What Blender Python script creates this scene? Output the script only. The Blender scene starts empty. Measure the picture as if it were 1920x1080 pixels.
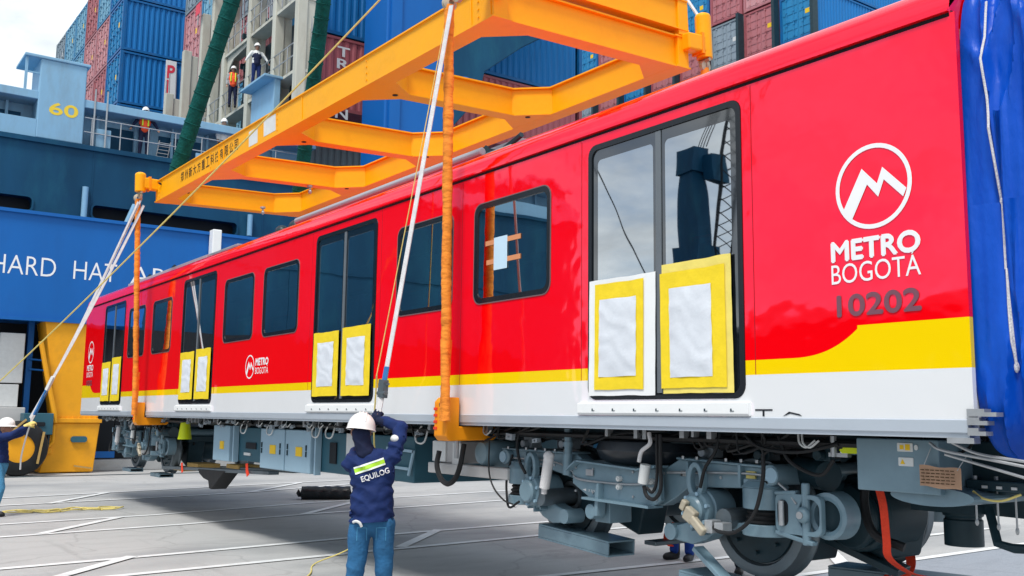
import bpy, bmesh, math, random
import numpy as np
from math import sin, cos, pi, radians, sqrt, atan2
from mathutils import Vector, Matrix, Euler, noise
from mathutils.bvhtree import BVHTree

random.seed(7)
SC = bpy.context.scene
COL = SC.collection

# ------------------------------------------------------------------ camera
cd = bpy.data.cameras.new("camera"); cam = bpy.data.objects.new("camera", cd); COL.objects.link(cam)
cd.sensor_width = 36.0; cd.lens = 36.0 * 1836.6 / 1920.0
cd.clip_start = 0.05; cd.clip_end = 3000
YAW, PITCH, ROLL = 0.94710, 0.1303, 0.0119
_f = Vector((-sin(YAW) * cos(PITCH), cos(YAW) * cos(PITCH), sin(PITCH)))
_r = Vector((cos(YAW), sin(YAW), 0)); _u = _r.cross(_f)
_r2 = cos(ROLL) * _r + sin(ROLL) * _u; _u2 = -sin(ROLL) * _r + cos(ROLL) * _u
cm = Matrix((( _r2.x, _u2.x, -_f.x, 0.0), (_r2.y, _u2.y, -_f.y, -5.03), (_r2.z, _u2.z, -_f.z, 1.85), (0, 0, 0, 1)))
cam.matrix_world = cm
SC.camera = cam

# ------------------------------------------------------------------ light
SUN_DIR = Vector((0.26, -0.42, 0.87)).normalized()      # towards the sun
world = bpy.data.worlds.new("World"); SC.world = world; world.use_nodes = True
nt = world.node_tree; N = nt.nodes; LK = nt.links
for n in list(N): N.remove(n)
wo = N.new("ShaderNodeOutputWorld"); bg = N.new("ShaderNodeBackground")
sky = N.new("ShaderNodeTexSky"); sky.sky_type = 'NISHITA'; sky.sun_disc = False
sky.sun_elevation = math.asin(SUN_DIR.z); sky.sun_rotation = atan2(SUN_DIR.x, SUN_DIR.y)
sky.air_density = 1.0; sky.dust_density = 1.2; sky.ozone_density = 1.0
tc = N.new("ShaderNodeTexCoord")
sep = N.new("ShaderNodeSeparateXYZ"); LK.new(tc.outputs['Generated'], sep.inputs[0])
def wmath(op, a, b=None, clamp=False):
    m = N.new("ShaderNodeMath"); m.operation = op; m.use_clamp = clamp
    for i, x in enumerate((a, b)):
        if x is None: continue
        if isinstance(x, (int, float)): m.inputs[i].default_value = x
        else: LK.new(x, m.inputs[i])
    return m.outputs[0]
zc = wmath('ADD', wmath('MAXIMUM', sep.outputs[2], 0.0), 0.22)
cx = wmath('DIVIDE', sep.outputs[0], zc); cy = wmath('DIVIDE', sep.outputs[1], zc)
cmb = N.new("ShaderNodeCombineXYZ"); LK.new(cx, cmb.inputs[0]); LK.new(cy, cmb.inputs[1])
n1 = N.new("ShaderNodeTexNoise"); n1.inputs['Scale'].default_value = 1.15; n1.inputs['Detail'].default_value = 9; n1.inputs['Roughness'].default_value = 0.58
LK.new(cmb.outputs[0], n1.inputs['Vector'])
n2 = N.new("ShaderNodeTexNoise"); n2.inputs['Scale'].default_value = 2.6; n2.inputs['Detail'].default_value = 7; n2.inputs['Roughness'].default_value = 0.6
LK.new(cmb.outputs[0], n2.inputs['Vector'])
cov = N.new("ShaderNodeMapRange"); cov.interpolation_type = 'SMOOTHSTEP'
cov.inputs['From Min'].default_value = 0.36; cov.inputs['From Max'].default_value = 0.56
cov.inputs['To Min'].default_value = 0.25; cov.inputs['To Max'].default_value = 1.0
LK.new(n1.outputs[0], cov.inputs['Value'])
shade = N.new("ShaderNodeMapRange"); shade.inputs['From Min'].default_value = 0.3; shade.inputs['From Max'].default_value = 0.7
shade.inputs['To Min'].default_value = 5.2; shade.inputs['To Max'].default_value = 8.6
LK.new(n2.outputs[0], shade.inputs['Value'])
ccol = N.new("ShaderNodeVectorMath"); ccol.operation = 'SCALE'; ccol.inputs[0].default_value = (0.90, 0.96, 1.0)
LK.new(shade.outputs[0], ccol.inputs['Scale'])
mixc = N.new("ShaderNodeMix"); mixc.data_type = 'RGBA'
LK.new(cov.outputs[0], mixc.inputs['Factor']); LK.new(sky.outputs[0], mixc.inputs[6]); LK.new(ccol.outputs[0], mixc.inputs[7])
LK.new(mixc.outputs[2], bg.inputs['Color']); bg.inputs['Strength'].default_value = 0.112
LK.new(bg.outputs[0], wo.inputs['Surface'])
sd = bpy.data.lights.new("sun", 'SUN'); sd.energy = 2.5; sd.angle = radians(15.0); sd.color = (1.0, 0.96, 0.90)
sun = bpy.data.objects.new("sun", sd); COL.objects.link(sun)
sun.rotation_euler = SUN_DIR.to_track_quat('Z', 'Y').to_euler(); sun.location = (0, 0, 60)
vs = SC.view_settings
SC.display_settings.display_device = 'sRGB'
vs.view_transform = 'Standard'; vs.look = 'None'; vs.gamma = 1.0; vs.use_curve_mapping = False
vs.exposure = 0.50
SC.cycles.max_bounces = 7; SC.cycles.transparent_max_bounces = 12; SC.cycles.caustics_reflective = False; SC.cycles.caustics_refractive = False

# ------------------------------------------------------------------ materials
def mat(name, col, rough=0.5, metal=0.0, var=0.12, scale=3.0, bump=0.0, bscale=40.0, coat=0.0, spec=0.3, dirt_shade=0.0, dirt_shade_col=(0.10, 0.07, 0.05), stretch=(1, 1, 1), dscale=1.3, bdist=.02):
    m = bpy.data.materials.new(name); m.use_nodes = True
    t = m.node_tree; b = t.nodes["Principled BSDF"]
    b.inputs['Roughness'].default_value = rough; b.inputs['Metallic'].default_value = metal
    b.inputs['Coat Weight'].default_value = coat; b.inputs['Coat Roughness'].default_value = 0.06
    b.inputs['Specular IOR Level'].default_value = spec
    tcn = t.nodes.new("ShaderNodeTexCoord"); mp = t.nodes.new("ShaderNodeMapping"); mp.inputs['Scale'].default_value = stretch
    t.links.new(tcn.outputs['Object'], mp.inputs[0])
    nz = t.nodes.new("ShaderNodeTexNoise"); nz.inputs['Scale'].default_value = scale; nz.inputs['Detail'].default_value = 6; nz.inputs['Roughness'].default_value = 0.6
    t.links.new(mp.outputs[0], nz.inputs['Vector'])
    c = Vector(col)
    mx = t.nodes.new("ShaderNodeMix"); mx.data_type = 'RGBA'
    lo = c * (1 - var * 1.6); hi = c * (1 + var * 1.2) + Vector((1, 1, 1)) * var * 0.02
    mx.inputs[6].default_value = (*lo, 1); mx.inputs[7].default_value = (*[min(1, x) for x in hi], 1)
    t.links.new(nz.outputs[0], mx.inputs['Factor'])
    out = mx.outputs[2]
    if dirt_shade > 0:
        dn = t.nodes.new("ShaderNodeTexNoise"); dn.inputs['Scale'].default_value = dscale; dn.inputs['Detail'].default_value = 9; dn.inputs['Roughness'].default_value = 0.7
        mp2 = t.nodes.new("ShaderNodeMapping"); mp2.inputs['Location'].default_value = (3.1, 7.7, 1.9); mp2.inputs['Scale'].default_value = stretch
        t.links.new(tcn.outputs['Object'], mp2.inputs[0]); t.links.new(mp2.outputs[0], dn.inputs['Vector'])
        rm = t.nodes.new("ShaderNodeMapRange"); rm.inputs['From Min'].default_value = 0.5; rm.inputs['From Max'].default_value = 0.78; rm.inputs['To Max'].default_value = dirt_shade
        t.links.new(dn.outputs[0], rm.inputs['Value'])
        m2 = t.nodes.new("ShaderNodeMix"); m2.data_type = 'RGBA'
        t.links.new(rm.outputs[0], m2.inputs['Factor']); t.links.new(out, m2.inputs[6]); m2.inputs[7].default_value = (*dirt_shade_col, 1)
        out = m2.outputs[2]
    t.links.new(out, b.inputs['Base Color'])
    rr = t.nodes.new("ShaderNodeMapRange"); rr.inputs['To Min'].default_value = max(0.02, rough * 0.8); rr.inputs['To Max'].default_value = min(1, rough * 1.25)
    t.links.new(nz.outputs[0], rr.inputs['Value']); t.links.new(rr.outputs[0], b.inputs['Roughness'])
    if bump > 0:
        bn = t.nodes.new("ShaderNodeTexNoise"); bn.inputs['Scale'].default_value = bscale; bn.inputs['Detail'].default_value = 5
        t.links.new(mp.outputs[0], bn.inputs['Vector'])
        bp = t.nodes.new("ShaderNodeBump"); bp.inputs['Strength'].default_value = bump; bp.inputs['Distance'].default_value = bdist
        t.links.new(bn.outputs[0], bp.inputs['Height']); t.links.new(bp.outputs[0], b.inputs['Normal'])
    return m

M = {}
M['frame_yellow'] = mat("spreader_yellow", (0.94, 0.41, 0.002), 0.42, var=0.06, scale=1.5, dirt_shade=0.22, dirt_shade_col=(0.55, 0.19, 0.005), spec=0.25, dscale=3.2, bump=.12, bscale=18)
M['crane_yellow'] = mat("crane_yellow", (0.82, 0.36, 0.010), 0.45, var=0.12, scale=1.2, dirt_shade=0.35, dirt_shade_col=(0.30, 0.13, 0.03))
M['hook_orange'] = mat("hook_orange", (0.90, 0.30, 0.004), 0.45, var=0.10)
M['sling_orange'] = mat("sling_orange", (0.88, 0.27, 0.03), 0.85, var=0.20, scale=9, bump=0.8, bscale=11, stretch=(1, 1, 2.2), dirt_shade=.85, dirt_shade_col=(.30, .06, .008), dscale=5.5)  # dark patches paint the shade of creases into the orange
M['hull'] = mat("hull_blue", (0.004, 0.062, 0.135), 0.55, var=0.35, scale=0.5, dirt_shade=0.5, dirt_shade_col=(0.02, 0.14, 0.20), dscale=0.7, spec=0.15, stretch=(1, 1, .35))
M['crane_blue'] = mat("crane_blue", (0.001, 0.115, 0.42), 0.5, var=0.12, scale=0.6, dirt_shade=0.25, dirt_shade_col=(0.01, 0.06, 0.22), stretch=(1, 1, 0.3))
M['ship_grey'] = mat("ship_greyblue", (0.22, 0.42, 0.60), 0.55, var=0.12, scale=0.8, dirt_shade=0.55, dirt_shade_col=(0.17, 0.22, 0.25), stretch=(1, 1, 0.3))
M['lash_beige'] = mat("lashing_beige", (0.52, 0.52, 0.45), 0.6, var=0.15, scale=2, dirt_shade=0.5, dirt_shade_col=(0.26, 0.20, 0.14), stretch=(1, 1, 0.3))
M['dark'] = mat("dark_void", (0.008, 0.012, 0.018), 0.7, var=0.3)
M['black'] = mat("black_rubber", (0.010, 0.011, 0.013), 0.55, var=0.3, scale=6)
M['bag_black'] = mat("black_film", (0.006, 0.009, 0.013), 0.30, var=0.3, scale=6, bump=0.7, bscale=16)
M['bogie'] = mat("bogie_bluegrey", (0.165, 0.262, 0.322), 0.30, var=0.15, scale=5, spec=0.55, dirt_shade=0.45, dirt_shade_col=(0.05, 0.10, 0.14), dscale=3)
M['teal'] = mat("equipment_teal", (0.03, 0.11, 0.155), 0.42, var=0.15, scale=2)
M['boxgrey'] = mat("cabinet_lightblue", (0.30, 0.45, 0.56), 0.42, var=0.08, scale=2)
M['gear'] = mat("gear_dark", (0.014, 0.040, 0.055), 0.4, var=0.3, scale=5)
M['steel'] = mat("wheel_steel", (0.15, 0.185, 0.21), 0.38, metal=0.6, var=0.2, scale=8)
M['alu'] = mat("sill_aluminium", (0.50, 0.56, 0.63), 0.38, metal=0.35, var=0.05, scale=2)
M['galv'] = mat("galvanised", (0.42, 0.44, 0.46), 0.4, metal=0.6, var=0.2, scale=12)
M['white'] = mat("white_paint", (0.80, 0.82, 0.83), 0.4, var=0.05)
M['offwhite'] = mat("label_white", (0.66, 0.68, 0.68), 0.6, var=0.10, scale=9)
M['webbing'] = mat("webbing_white", (0.66, 0.65, 0.66), 0.8, var=0.2, scale=12, bump=0.4, bscale=90)
M['web_blue'] = mat("webbing_blue", (0.03, 0.16, 0.42), 0.8, var=0.2, scale=12)
M['rope_yellow'] = mat("rope_yellow", (0.72, 0.60, 0.20), 0.85, var=0.25, scale=30)
M['green'] = mat("green_sling", (0.001, 0.075, 0.070), 0.9, var=0.5, scale=9, bump=1.0, bscale=30, spec=.1, dirt_shade=0.4, dirt_shade_col=(0.004, 0.15, 0.13), dscale=5)
M['red_strap'] = mat("red_strap", (0.80, 0.055, 0.02), 0.7, var=0.2, scale=12, bump=0.4, bscale=60)
M['tarp'] = mat("tarp_blue", (0.000, 0.074, 0.50), 0.42, var=0.12, scale=4, spec=.25, bump=0.45, bscale=3, bdist=.06, stretch=(1.8, 1.8, .8))
M['pad_yellow'] = mat("tape_yellow", (0.86, 0.64, 0.02), 0.45, var=0.10, scale=8, bump=0.25, bscale=14)
M['pad_film'] = mat("film_yellow", (0.82, 0.68, 0.16), 0.35, var=0.12, scale=6, bump=0.3, bscale=10)
M['pad_foam'] = mat("foam_white", (0.66, 0.70, 0.76), 0.6, var=0.08, scale=5, bump=0.45, bscale=6)
M['card'] = mat("cardboard", (0.42, 0.26, 0.17), 0.85, var=0.1, scale=6)
M['paper'] = mat("paper_blue", (0.50, 0.68, 0.82), 0.8, var=0.05)
M['tape_tan'] = mat("tape_tan", (0.62, 0.26, 0.12), 0.6, var=0.05)
M['label_yellow'] = mat("label_yellow", (0.85, 0.55, 0.02), 0.5, var=0.05)
M['letter_white'] = mat("letter_white", (0.82, 0.83, 0.85), 0.4, var=0.03)
M['letter_grey'] = mat("letter_grey", (0.18, 0.07, 0.10), 0.4, var=0.03)
M['letter_dark'] = mat("letter_dark", (0.05, 0.025, 0.005), 0.5, var=0.03)
M['letter_yellow'] = mat("letter_yellow", (0.80, 0.58, 0.05), 0.5, var=0.05)
M['letter_red'] = mat("letter_red", (0.75, 0.05, 0.09), 0.5, var=0.05)
M['beige'] = mat("cabinet_beige", (0.50, 0.50, 0.50), 0.5, var=0.08, scale=2)
M['lime'] = mat("lime_cover", (0.62, 0.72, 0.01), 0.45, var=0.1)
M['copper'] = mat("bronze_clamp", (0.50, 0.45, 0.35), 0.45, metal=0.4, var=0.2, scale=14)
M['navy'] = mat("shirt_navy", (0.004, 0.020, 0.105), 0.85, var=0.25, scale=7, bump=0.35, bscale=24)
M['navy_dark'] = mat("cloth_dark_navy", (0.006, 0.012, 0.045), 0.9, var=0.25, scale=7, bump=0.3, bscale=24)
M['jeans'] = mat("denim_blue", (0.022, 0.125, 0.28), 0.9, var=0.4, scale=9, bump=0.35, bscale=40)
M['jeans_light'] = mat("denim_light", (0.07, 0.28, 0.50), 0.9, var=0.35, scale=9, bump=0.35, bscale=40)
M['skin'] = mat("skin", (0.36, 0.19, 0.13), 0.55, var=0.1, scale=6)
M['boot'] = mat("boot_leather", (0.012, 0.013, 0.016), 0.5, var=0.3, scale=12)
M['glove'] = mat("glove_yellow", (0.72, 0.60, 0.20), 0.85, var=0.2, scale=14)
M['helmet'] = mat("helmet_white", (0.80, 0.80, 0.79), 0.28, var=0.03)
M['hivis'] = mat("hivis_orange", (0.90, 0.10, 0.03), 0.7, var=0.1)
M['hivis_y'] = mat("hivis_yellow", (0.60, 0.80, 0.05), 0.5, var=0.08)
M['hivis_g'] = mat("hivis_green", (0.34, 0.62, 0.03), 0.5, var=0.08)
M['silver'] = mat("reflective_tape", (0.72, 0.78, 0.74), 0.35, var=0.05)
M['seat'] = mat("seat_plastic", (0.35, 0.30, 0.22), 0.5, var=0.1)
M['lining'] = mat("car_lining", (0.30, 0.32, 0.34), 0.6, var=0.05)
M['rubber_frame'] = mat("window_rubber", (0.008, 0.011, 0.016), 0.22, var=0.2, spec=0.35)
M['rooftop'] = mat("roof_grey", (0.33, 0.38, 0.43), 0.5, var=0.1, scale=2)
M['wood'] = mat("timber", (0.46, 0.30, 0.10), 0.8, var=0.3, scale=6, stretch=(1, 8, 8))

def glass_mat(name, tint, refl=1.0):
    m = bpy.data.materials.new(name); m.use_nodes = True
    t = m.node_tree
    for n in list(t.nodes): t.nodes.remove(n)
    o = t.nodes.new("ShaderNodeOutputMaterial"); mx = t.nodes.new("ShaderNodeMixShader")
    tr = t.nodes.new("ShaderNodeBsdfTransparent"); tr.inputs[0].default_value = (*tint, 1)
    gl = t.nodes.new("ShaderNodeBsdfGlossy"); gl.inputs['Roughness'].default_value = 0.012; gl.inputs[0].default_value = (refl * 0.93, refl * 0.97, refl, 1)
    fr = t.nodes.new("ShaderNodeFresnel"); fr.inputs['IOR'].default_value = 1.62
    # two surfaces of a pane reflect: scale the Fresnel term
    ml = t.nodes.new("ShaderNodeMath"); ml.operation = 'MULTIPLY_ADD'; ml.use_clamp = True; ml.inputs[1].default_value = 1.7; ml.inputs[2].default_value = 0.44
    nz = t.nodes.new("ShaderNodeTexNoise"); nz.inputs['Scale'].default_value = 1.2; nz.inputs['Detail'].default_value = 1
    tcn = t.nodes.new("ShaderNodeTexCoord"); t.links.new(tcn.outputs['Object'], nz.inputs['Vector'])
    bp = t.nodes.new("ShaderNodeBump"); bp.inputs['Strength'].default_value = 0.05; bp.inputs['Distance'].default_value = 0.05
    t.links.new(nz.outputs[0], bp.inputs['Height']); t.links.new(bp.outputs[0], gl.inputs['Normal'])
    t.links.new(fr.outputs[0], ml.inputs[0]); t.links.new(ml.outputs[0], mx.inputs[0])
    t.links.new(tr.outputs[0], mx.inputs[1]); t.links.new(gl.outputs[0], mx.inputs[2]); t.links.new(mx.outputs[0], o.inputs[0])
    return m
M['glass'] = glass_mat("tinted_glass", (0.07, 0.10, 0.12))

def livery_mat():
    """red above, swooping yellow stripe, white below: flat print on the car body"""
    m = mat("car_livery", (0.95, 0.0, 0.003), 0.04, var=0.0, scale=0.8, spec=0.5)
    t = m.node_tree; b = t.nodes["Principled BSDF"]; b.inputs['IOR'].default_value = 1.95; b.inputs['Specular Tint'].default_value = (1.0, 0.36, 0.75, 1)
    g = t.nodes.new("ShaderNodeNewGeometry"); s = t.nodes.new("ShaderNodeSeparateXYZ"); t.links.new(g.outputs['Position'], s.inputs[0])
    def mt(op, a, b2=None, clamp=False):
        n = t.nodes.new("ShaderNodeMath"); n.operation = op; n.use_clamp = clamp
        for i, x in enumerate((a, b2)):
            if x is None: continue
            if isinstance(x, (int, float)): n.inputs[i].default_value = x
            else: t.links.new(x, n.inputs[i])
        return n.outputs[0]
    ax = mt('ABSOLUTE', mt('ADD', s.outputs[0], 12.99))            # distance from the middle of the car
    tt = mt('DIVIDE', mt('SUBTRACT', ax, 9.00), 0.50, True)
    rise = mt('ADD', mt('MULTIPLY', mt('POWER', tt, 2.6), 0.155), mt('MULTIPLY', mt('GREATER_THAN', ax, 9.50), 0.02))
    top = mt('ADD', rise, 2.233)
    isr = mt('GREATER_THAN', s.outputs[2], top); isy = mt('GREATER_THAN', s.outputs[2], 2.137)
    base = b.inputs['Base Color'].links[0].from_socket
    m1 = t.nodes.new("ShaderNodeMix"); m1.data_type = 'RGBA'; m1.inputs[6].default_value = (0.78, 0.80, 0.82, 1); m1.inputs[7].default_value = (0.95, 0.66, 0.0, 1)
    t.links.new(isy, m1.inputs['Factor'])
    m2 = t.nodes.new("ShaderNodeMix"); m2.data_type = 'RGBA'; t.links.new(isr, m2.inputs['Factor']); t.links.new(m1.outputs[2], m2.inputs[6]); t.links.new(base, m2.inputs[7])
    t.links.new(m2.outputs[2], b.inputs['Base Color'])
    nz = t.nodes.new("ShaderNodeTexNoise"); nz.inputs['Scale'].default_value = 1.5; nz.inputs['Detail'].default_value = 3.0
    t.links.new(g.outputs['Position'], nz.inputs['Vector'])
    bp = t.nodes.new("ShaderNodeBump"); bp.inputs['Strength'].default_value = 0.26; bp.inputs['Distance'].default_value = 0.03
    t.links.new(nz.outputs[0], bp.inputs['Height']); t.links.new(bp.outputs[0], b.inputs['Normal'])
    return m
M['livery'] = livery_mat()

def ground_mat(name, base, patch, amount):
    m = bpy.data.materials.new(name); m.use_nodes = True
    t = m.node_tree; b = t.nodes["Principled BSDF"]; b.inputs['Roughness'].default_value = 0.82; b.inputs['Specular IOR Level'].default_value = 0.3
    tcn = t.nodes.new("ShaderNodeTexCoord")
    def nz(sc, det, ro, st=(1, 1, 1)):
        mp = t.nodes.new("ShaderNodeMapping"); mp.inputs['Scale'].default_value = st; t.links.new(tcn.outputs['Object'], mp.inputs[0])
        n = t.nodes.new("ShaderNodeTexNoise"); n.inputs['Scale'].default_value = sc; n.inputs['Detail'].default_value = det; n.inputs['Roughness'].default_value = ro
        t.links.new(mp.outputs[0], n.inputs['Vector']); return n.outputs[0]
    def mr(x, a, b2, c, d):
        n = t.nodes.new("ShaderNodeMapRange"); n.inputs['From Min'].default_value = a; n.inputs['From Max'].default_value = b2; n.inputs['To Min'].default_value = c; n.inputs['To Max'].default_value = d
        t.links.new(x, n.inputs['Value']); return n.outputs[0]
    def mix(f, a, bcol):
        n = t.nodes.new("ShaderNodeMix"); n.data_type = 'RGBA'; t.links.new(f, n.inputs['Factor'])
        for i, x in ((6, a), (7, bcol)):
            if isinstance(x, tuple): n.inputs[i].default_value = (*x, 1)
            else: t.links.new(x, n.inputs[i])
        return n.outputs[2]
    c = mix(mr(nz(90, 4, 0.7), 0.35, 0.65, 0, 1), tuple(x * 0.76 for x in base), tuple(x * 1.16 for x in base))
    c = mix(mr(nz(0.22, 8, 0.62, (1.6, 0.6, 1)), 0.47, 0.66, 0, amount), c, patch)
    c = mix(mr(nz(1.9, 8, 0.75, (1.5, 0.5, 1)), 0.50, 0.74, 0, 0.60), c, tuple(x * 0.62 for x in base))
    c = mix(mr(nz(7, 6, 0.7), 0.64, 0.74, 0, 0.30), c, tuple(x * 0.45 for x in base))
    c = mix(mr(nz(0.9, 5, 0.6, (0.25, 3.2, 1)), 0.60, 0.72, 0, 0.35), c, tuple(x * 0.52 for x in base))      # tyre tracks along the quay
    vd = t.nodes.new("ShaderNodeTexVoronoi"); vd.feature = 'DISTANCE_TO_EDGE'; vd.inputs['Scale'].default_value = 0.33
    wp = t.nodes.new("ShaderNodeVectorMath"); wp.operation = 'ADD'; wn = t.nodes.new("ShaderNodeTexNoise"); wn.inputs['Scale'].default_value = 0.8; wn.inputs['Detail'].default_value = 6
    t.links.new(tcn.outputs['Object'], wn.inputs['Vector']); t.links.new(tcn.outputs['Object'], wp.inputs[0]); t.links.new(wn.outputs['Color'], wp.inputs[1]); t.links.new(wp.outputs[0], vd.inputs['Vector'])
    c = mix(mr(vd.outputs['Distance'], 0.0, 0.009, 0.32, 0.0), c, tuple(x * 0.40 for x in base))             # cracks
    t.links.new(c, b.inputs['Base Color'])
    bp = t.nodes.new("ShaderNodeBump"); bp.inputs['Strength'].default_value = 0.35; bp.inputs['Distance'].default_value = 0.01
    t.links.new(nz(120, 4, 0.7), bp.inputs['Height']); t.links.new(bp.outputs[0], b.inputs['Normal'])
    return m
M['ground'] = ground_mat("quay_concrete", (0.42, 0.425, 0.425), (0.24, 0.252, 0.265), 0.9)
M['asphalt'] = ground_mat("quay_asphalt", (0.27, 0.30, 0.345), (0.22, 0.24, 0.27), 0.6)
M['line'] = mat("road_paint", (0.69, 0.71, 0.72), 0.7, var=0.12, scale=3, dirt_shade=0.85, dirt_shade_col=(0.44, 0.45, 0.45), dscale=2.6)

# ------------------------------------------------------------------ mesh helpers
class MB:
    def __init__(s): s.v = []; s.f = []; s.m = []; s.s = []
    def add(s, vs, fs, m=0, smooth=False):
        o = len(s.v); s.v += [tuple(map(float, p)) for p in vs]
        for f in fs: s.f.append([i + o for i in f]); s.m.append(m); s.s.append(smooth)
        return s
    def box(s, x0, x1, y0, y1, z0, z1, m=0):
        vs = [(x, y, z) for z in (z0, z1) for y in (y0, y1) for x in (x0, x1)]
        return s.add(vs, [(0, 2, 3, 1), (4, 5, 7, 6), (0, 1, 5, 4), (2, 6, 7, 3), (0, 4, 6, 2), (1, 3, 7, 5)], m)
    def obox(s, c, size, rot=(0, 0, 0), m=0):
        R = Euler(rot).to_matrix() if not isinstance(rot, Matrix) else rot
        c = Vector(c); h = Vector(size) / 2
        vs = [c + R @ Vector((x * h.x, y * h.y, z * h.z)) for z in (-1, 1) for y in (-1, 1) for x in (-1, 1)]
        return s.add(vs, [(0, 2, 3, 1), (4, 5, 7, 6), (0, 1, 5, 4), (2, 6, 7, 3), (0, 4, 6, 2), (1, 3, 7, 5)], m)
    def bar(s, p0, p1, w, h, up=(0, 0, 1), m=0):
        p0, p1 = Vector(p0), Vector(p1); d = p1 - p0; L = d.length; d.normalize(); u = Vector(up)
        if abs(d.dot(u)) > 0.98: u = Vector((0, 1, 0)) if abs(d.y) < 0.9 else Vector((1, 0, 0))
        a = d.cross(u).normalized(); b = a.cross(d).normalized()
        R = Matrix((d, a, b)).transposed()
        return s.obox((p0 + p1) / 2, (L, w, h), R, m)
    def cyl(s, p0, p1, r, r2=None, n=16, m=0, caps=True):
        p0, p1 = Vector(p0), Vector(p1); r2 = r if r2 is None else r2
        d = (p1 - p0).normalized(); a = d.orthogonal().normalized(); b = d.cross(a)
        ring = [(a * cos(2 * pi * i / n) + b * sin(2 * pi * i / n)) for i in range(n)]
        vs = [p0 + q * r for q in ring] + [p1 + q * r2 for q in ring]
        s.add(vs, [(i, (i + 1) % n, n + (i + 1) % n, n + i) for i in range(n)], m, True)
        if caps:
            s.add(vs[:n], [list(range(n))[::-1]], m); s.add(vs[n:], [list(range(n))], m)
        return s
    def tube(s, pts, r, n=8, m=0, caps=True):
        P = [Vector(p) for p in pts]; k = len(P)
        rr = r if isinstance(r, (list, tuple)) else [r] * k
        t = [(P[min(i + 1, k - 1)] - P[max(i - 1, 0)]).normalized() for i in range(k)]
        a = t[0].orthogonal().normalized(); vs = []
        for i in range(k):
            a = (a - t[i] * a.dot(t[i])).normalized(); b = t[i].cross(a)
            vs += [P[i] + (a * cos(2 * pi * j / n) + b * sin(2 * pi * j / n)) * rr[i] for j in range(n)]
        fs = [(i * n + j, i * n + (j + 1) % n, (i + 1) * n + (j + 1) % n, (i + 1) * n + j) for i in range(k - 1) for j in range(n)]
        s.add(vs, fs, m, True)
        if caps: s.add(vs[:n], [list(range(n))[::-1]], m); s.add(vs[-n:], [list(range(n))], m)
        return s
    def ribbon(s, pts, w, th, side, m=0):
        """flat strap along pts, wide along side"""
        P = [Vector(p) for p in pts]; k = len(P); vs = []
        for i in range(k):
            t = (P[min(i + 1, k - 1)] - P[max(i - 1, 0)]).normalized(); a = Vector(side); a = (a - t * a.dot(t)).normalized(); b = t.cross(a)
            vs += [P[i] + a * w / 2 + b * th / 2, P[i] - a * w / 2 + b * th / 2, P[i] - a * w / 2 - b * th / 2, P[i] + a * w / 2 - b * th / 2]
        fs = [(i * 4 + j, i * 4 + (j + 1) % 4, (i + 1) * 4 + (j + 1) % 4, (i + 1) * 4 + j) for i in range(k - 1) for j in range(4)]
        s.add(vs, fs, m); s.add(vs[:4], [(3, 2, 1, 0)], m); s.add(vs[-4:], [(0, 1, 2, 3)], m); return s
    def prism(s, poly, plane, a, b, m=0, smooth=False):
        def P(u, v, w):
            return {'xz': (u, w, v), 'xy': (u, v, w), 'yz': (w, u, v)}[plane]
        n = len(poly)
        vs = [P(u, v, a) for u, v in poly] + [P(u, v, b) for u, v in poly]
        s.add(vs, [(i, (i + 1) % n, n + (i + 1) % n, n + i) for i in range(n)], m, smooth)
        s.add(vs[:n], [list(range(n))], m); s.add(vs[n:], [list(range(n))[::-1]], m); return s
    def frame(s, outer, inner, plane, a, b, m=0):
        """plate with one hole: outer and inner polygons of the same count"""
        def P(u, v, w):
            return {'xz': (u, w, v), 'xy': (u, v, w), 'yz': (w, u, v)}[plane]
        n = len(outer)
        vs = [P(*p, a) for p in outer] + [P(*p, a) for p in inner] + [P(*p, b) for p in outer] + [P(*p, b) for p in inner]
        fs = []
        for i in range(n):
            j = (i + 1) % n
            fs += [(i, j, n + j, n + i), (2 * n + i, 3 * n + i, 3 * n + j, 2 * n + j), (i, 2 * n + i, 2 * n + j, j), (n + i, n + j, 3 * n + j, 3 * n + i)]
        return s.add(vs, fs, m)
    def lathe(s, prof, o, axis, n=24, m=0, smooth=True, closed=False):
        o = Vector(o); d = Vector(axis).normalized(); a = d.orthogonal().normalized(); b = d.cross(a); k = len(prof); vs = []
        for r, h in prof:
            vs += [o + d * h + (a * cos(2 * pi * j / n) + b * sin(2 * pi * j / n)) * r for j in range(n)]
        fs = [(i * n + j, i * n + (j + 1) % n, ((i + 1) % k) * n + (j + 1) % n, ((i + 1) % k) * n + j) for i in range(k if closed else k - 1) for j in range(n)]
        return s.add(vs, fs, m, smooth)
    def ell(s, c, r, R=None, n=16, k=10, m=0):
        c = Vector(c); R = R or Matrix.Identity(3); vs = []; fs = []
        for i in range(k + 1):
            th = pi * i / k
            for j in range(n):
                ph = 2 * pi * j / n
                vs.append(c + R @ Vector((r[0] * sin(th) * cos(ph), r[1] * sin(th) * sin(ph), r[2] * cos(th))))
        for i in range(k):
            for j in range(n): fs.append((i * n + j, i * n + (j + 1) % n, (i + 1) * n + (j + 1) % n, (i + 1) * n + j))
        return s.add(vs, fs, m, True)
    def cap(s, p0, p1, r0, r1, n=12, m=0):
        """tapered capsule"""
        p0, p1 = Vector(p0), Vector(p1); d = p1 - p0; L = d.length; d.normalize()
        prof = [(max(1e-4, r0 * sin(pi / 2 * i / 4)), -r0 * cos(pi / 2 * i / 4)) for i in range(5)] + [(max(1e-4, r1 * cos(pi / 2 * i / 4)), L + r1 * sin(pi / 2 * i / 4)) for i in range(5)]
        return s.lathe(prof, p0, d, n, m)
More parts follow.
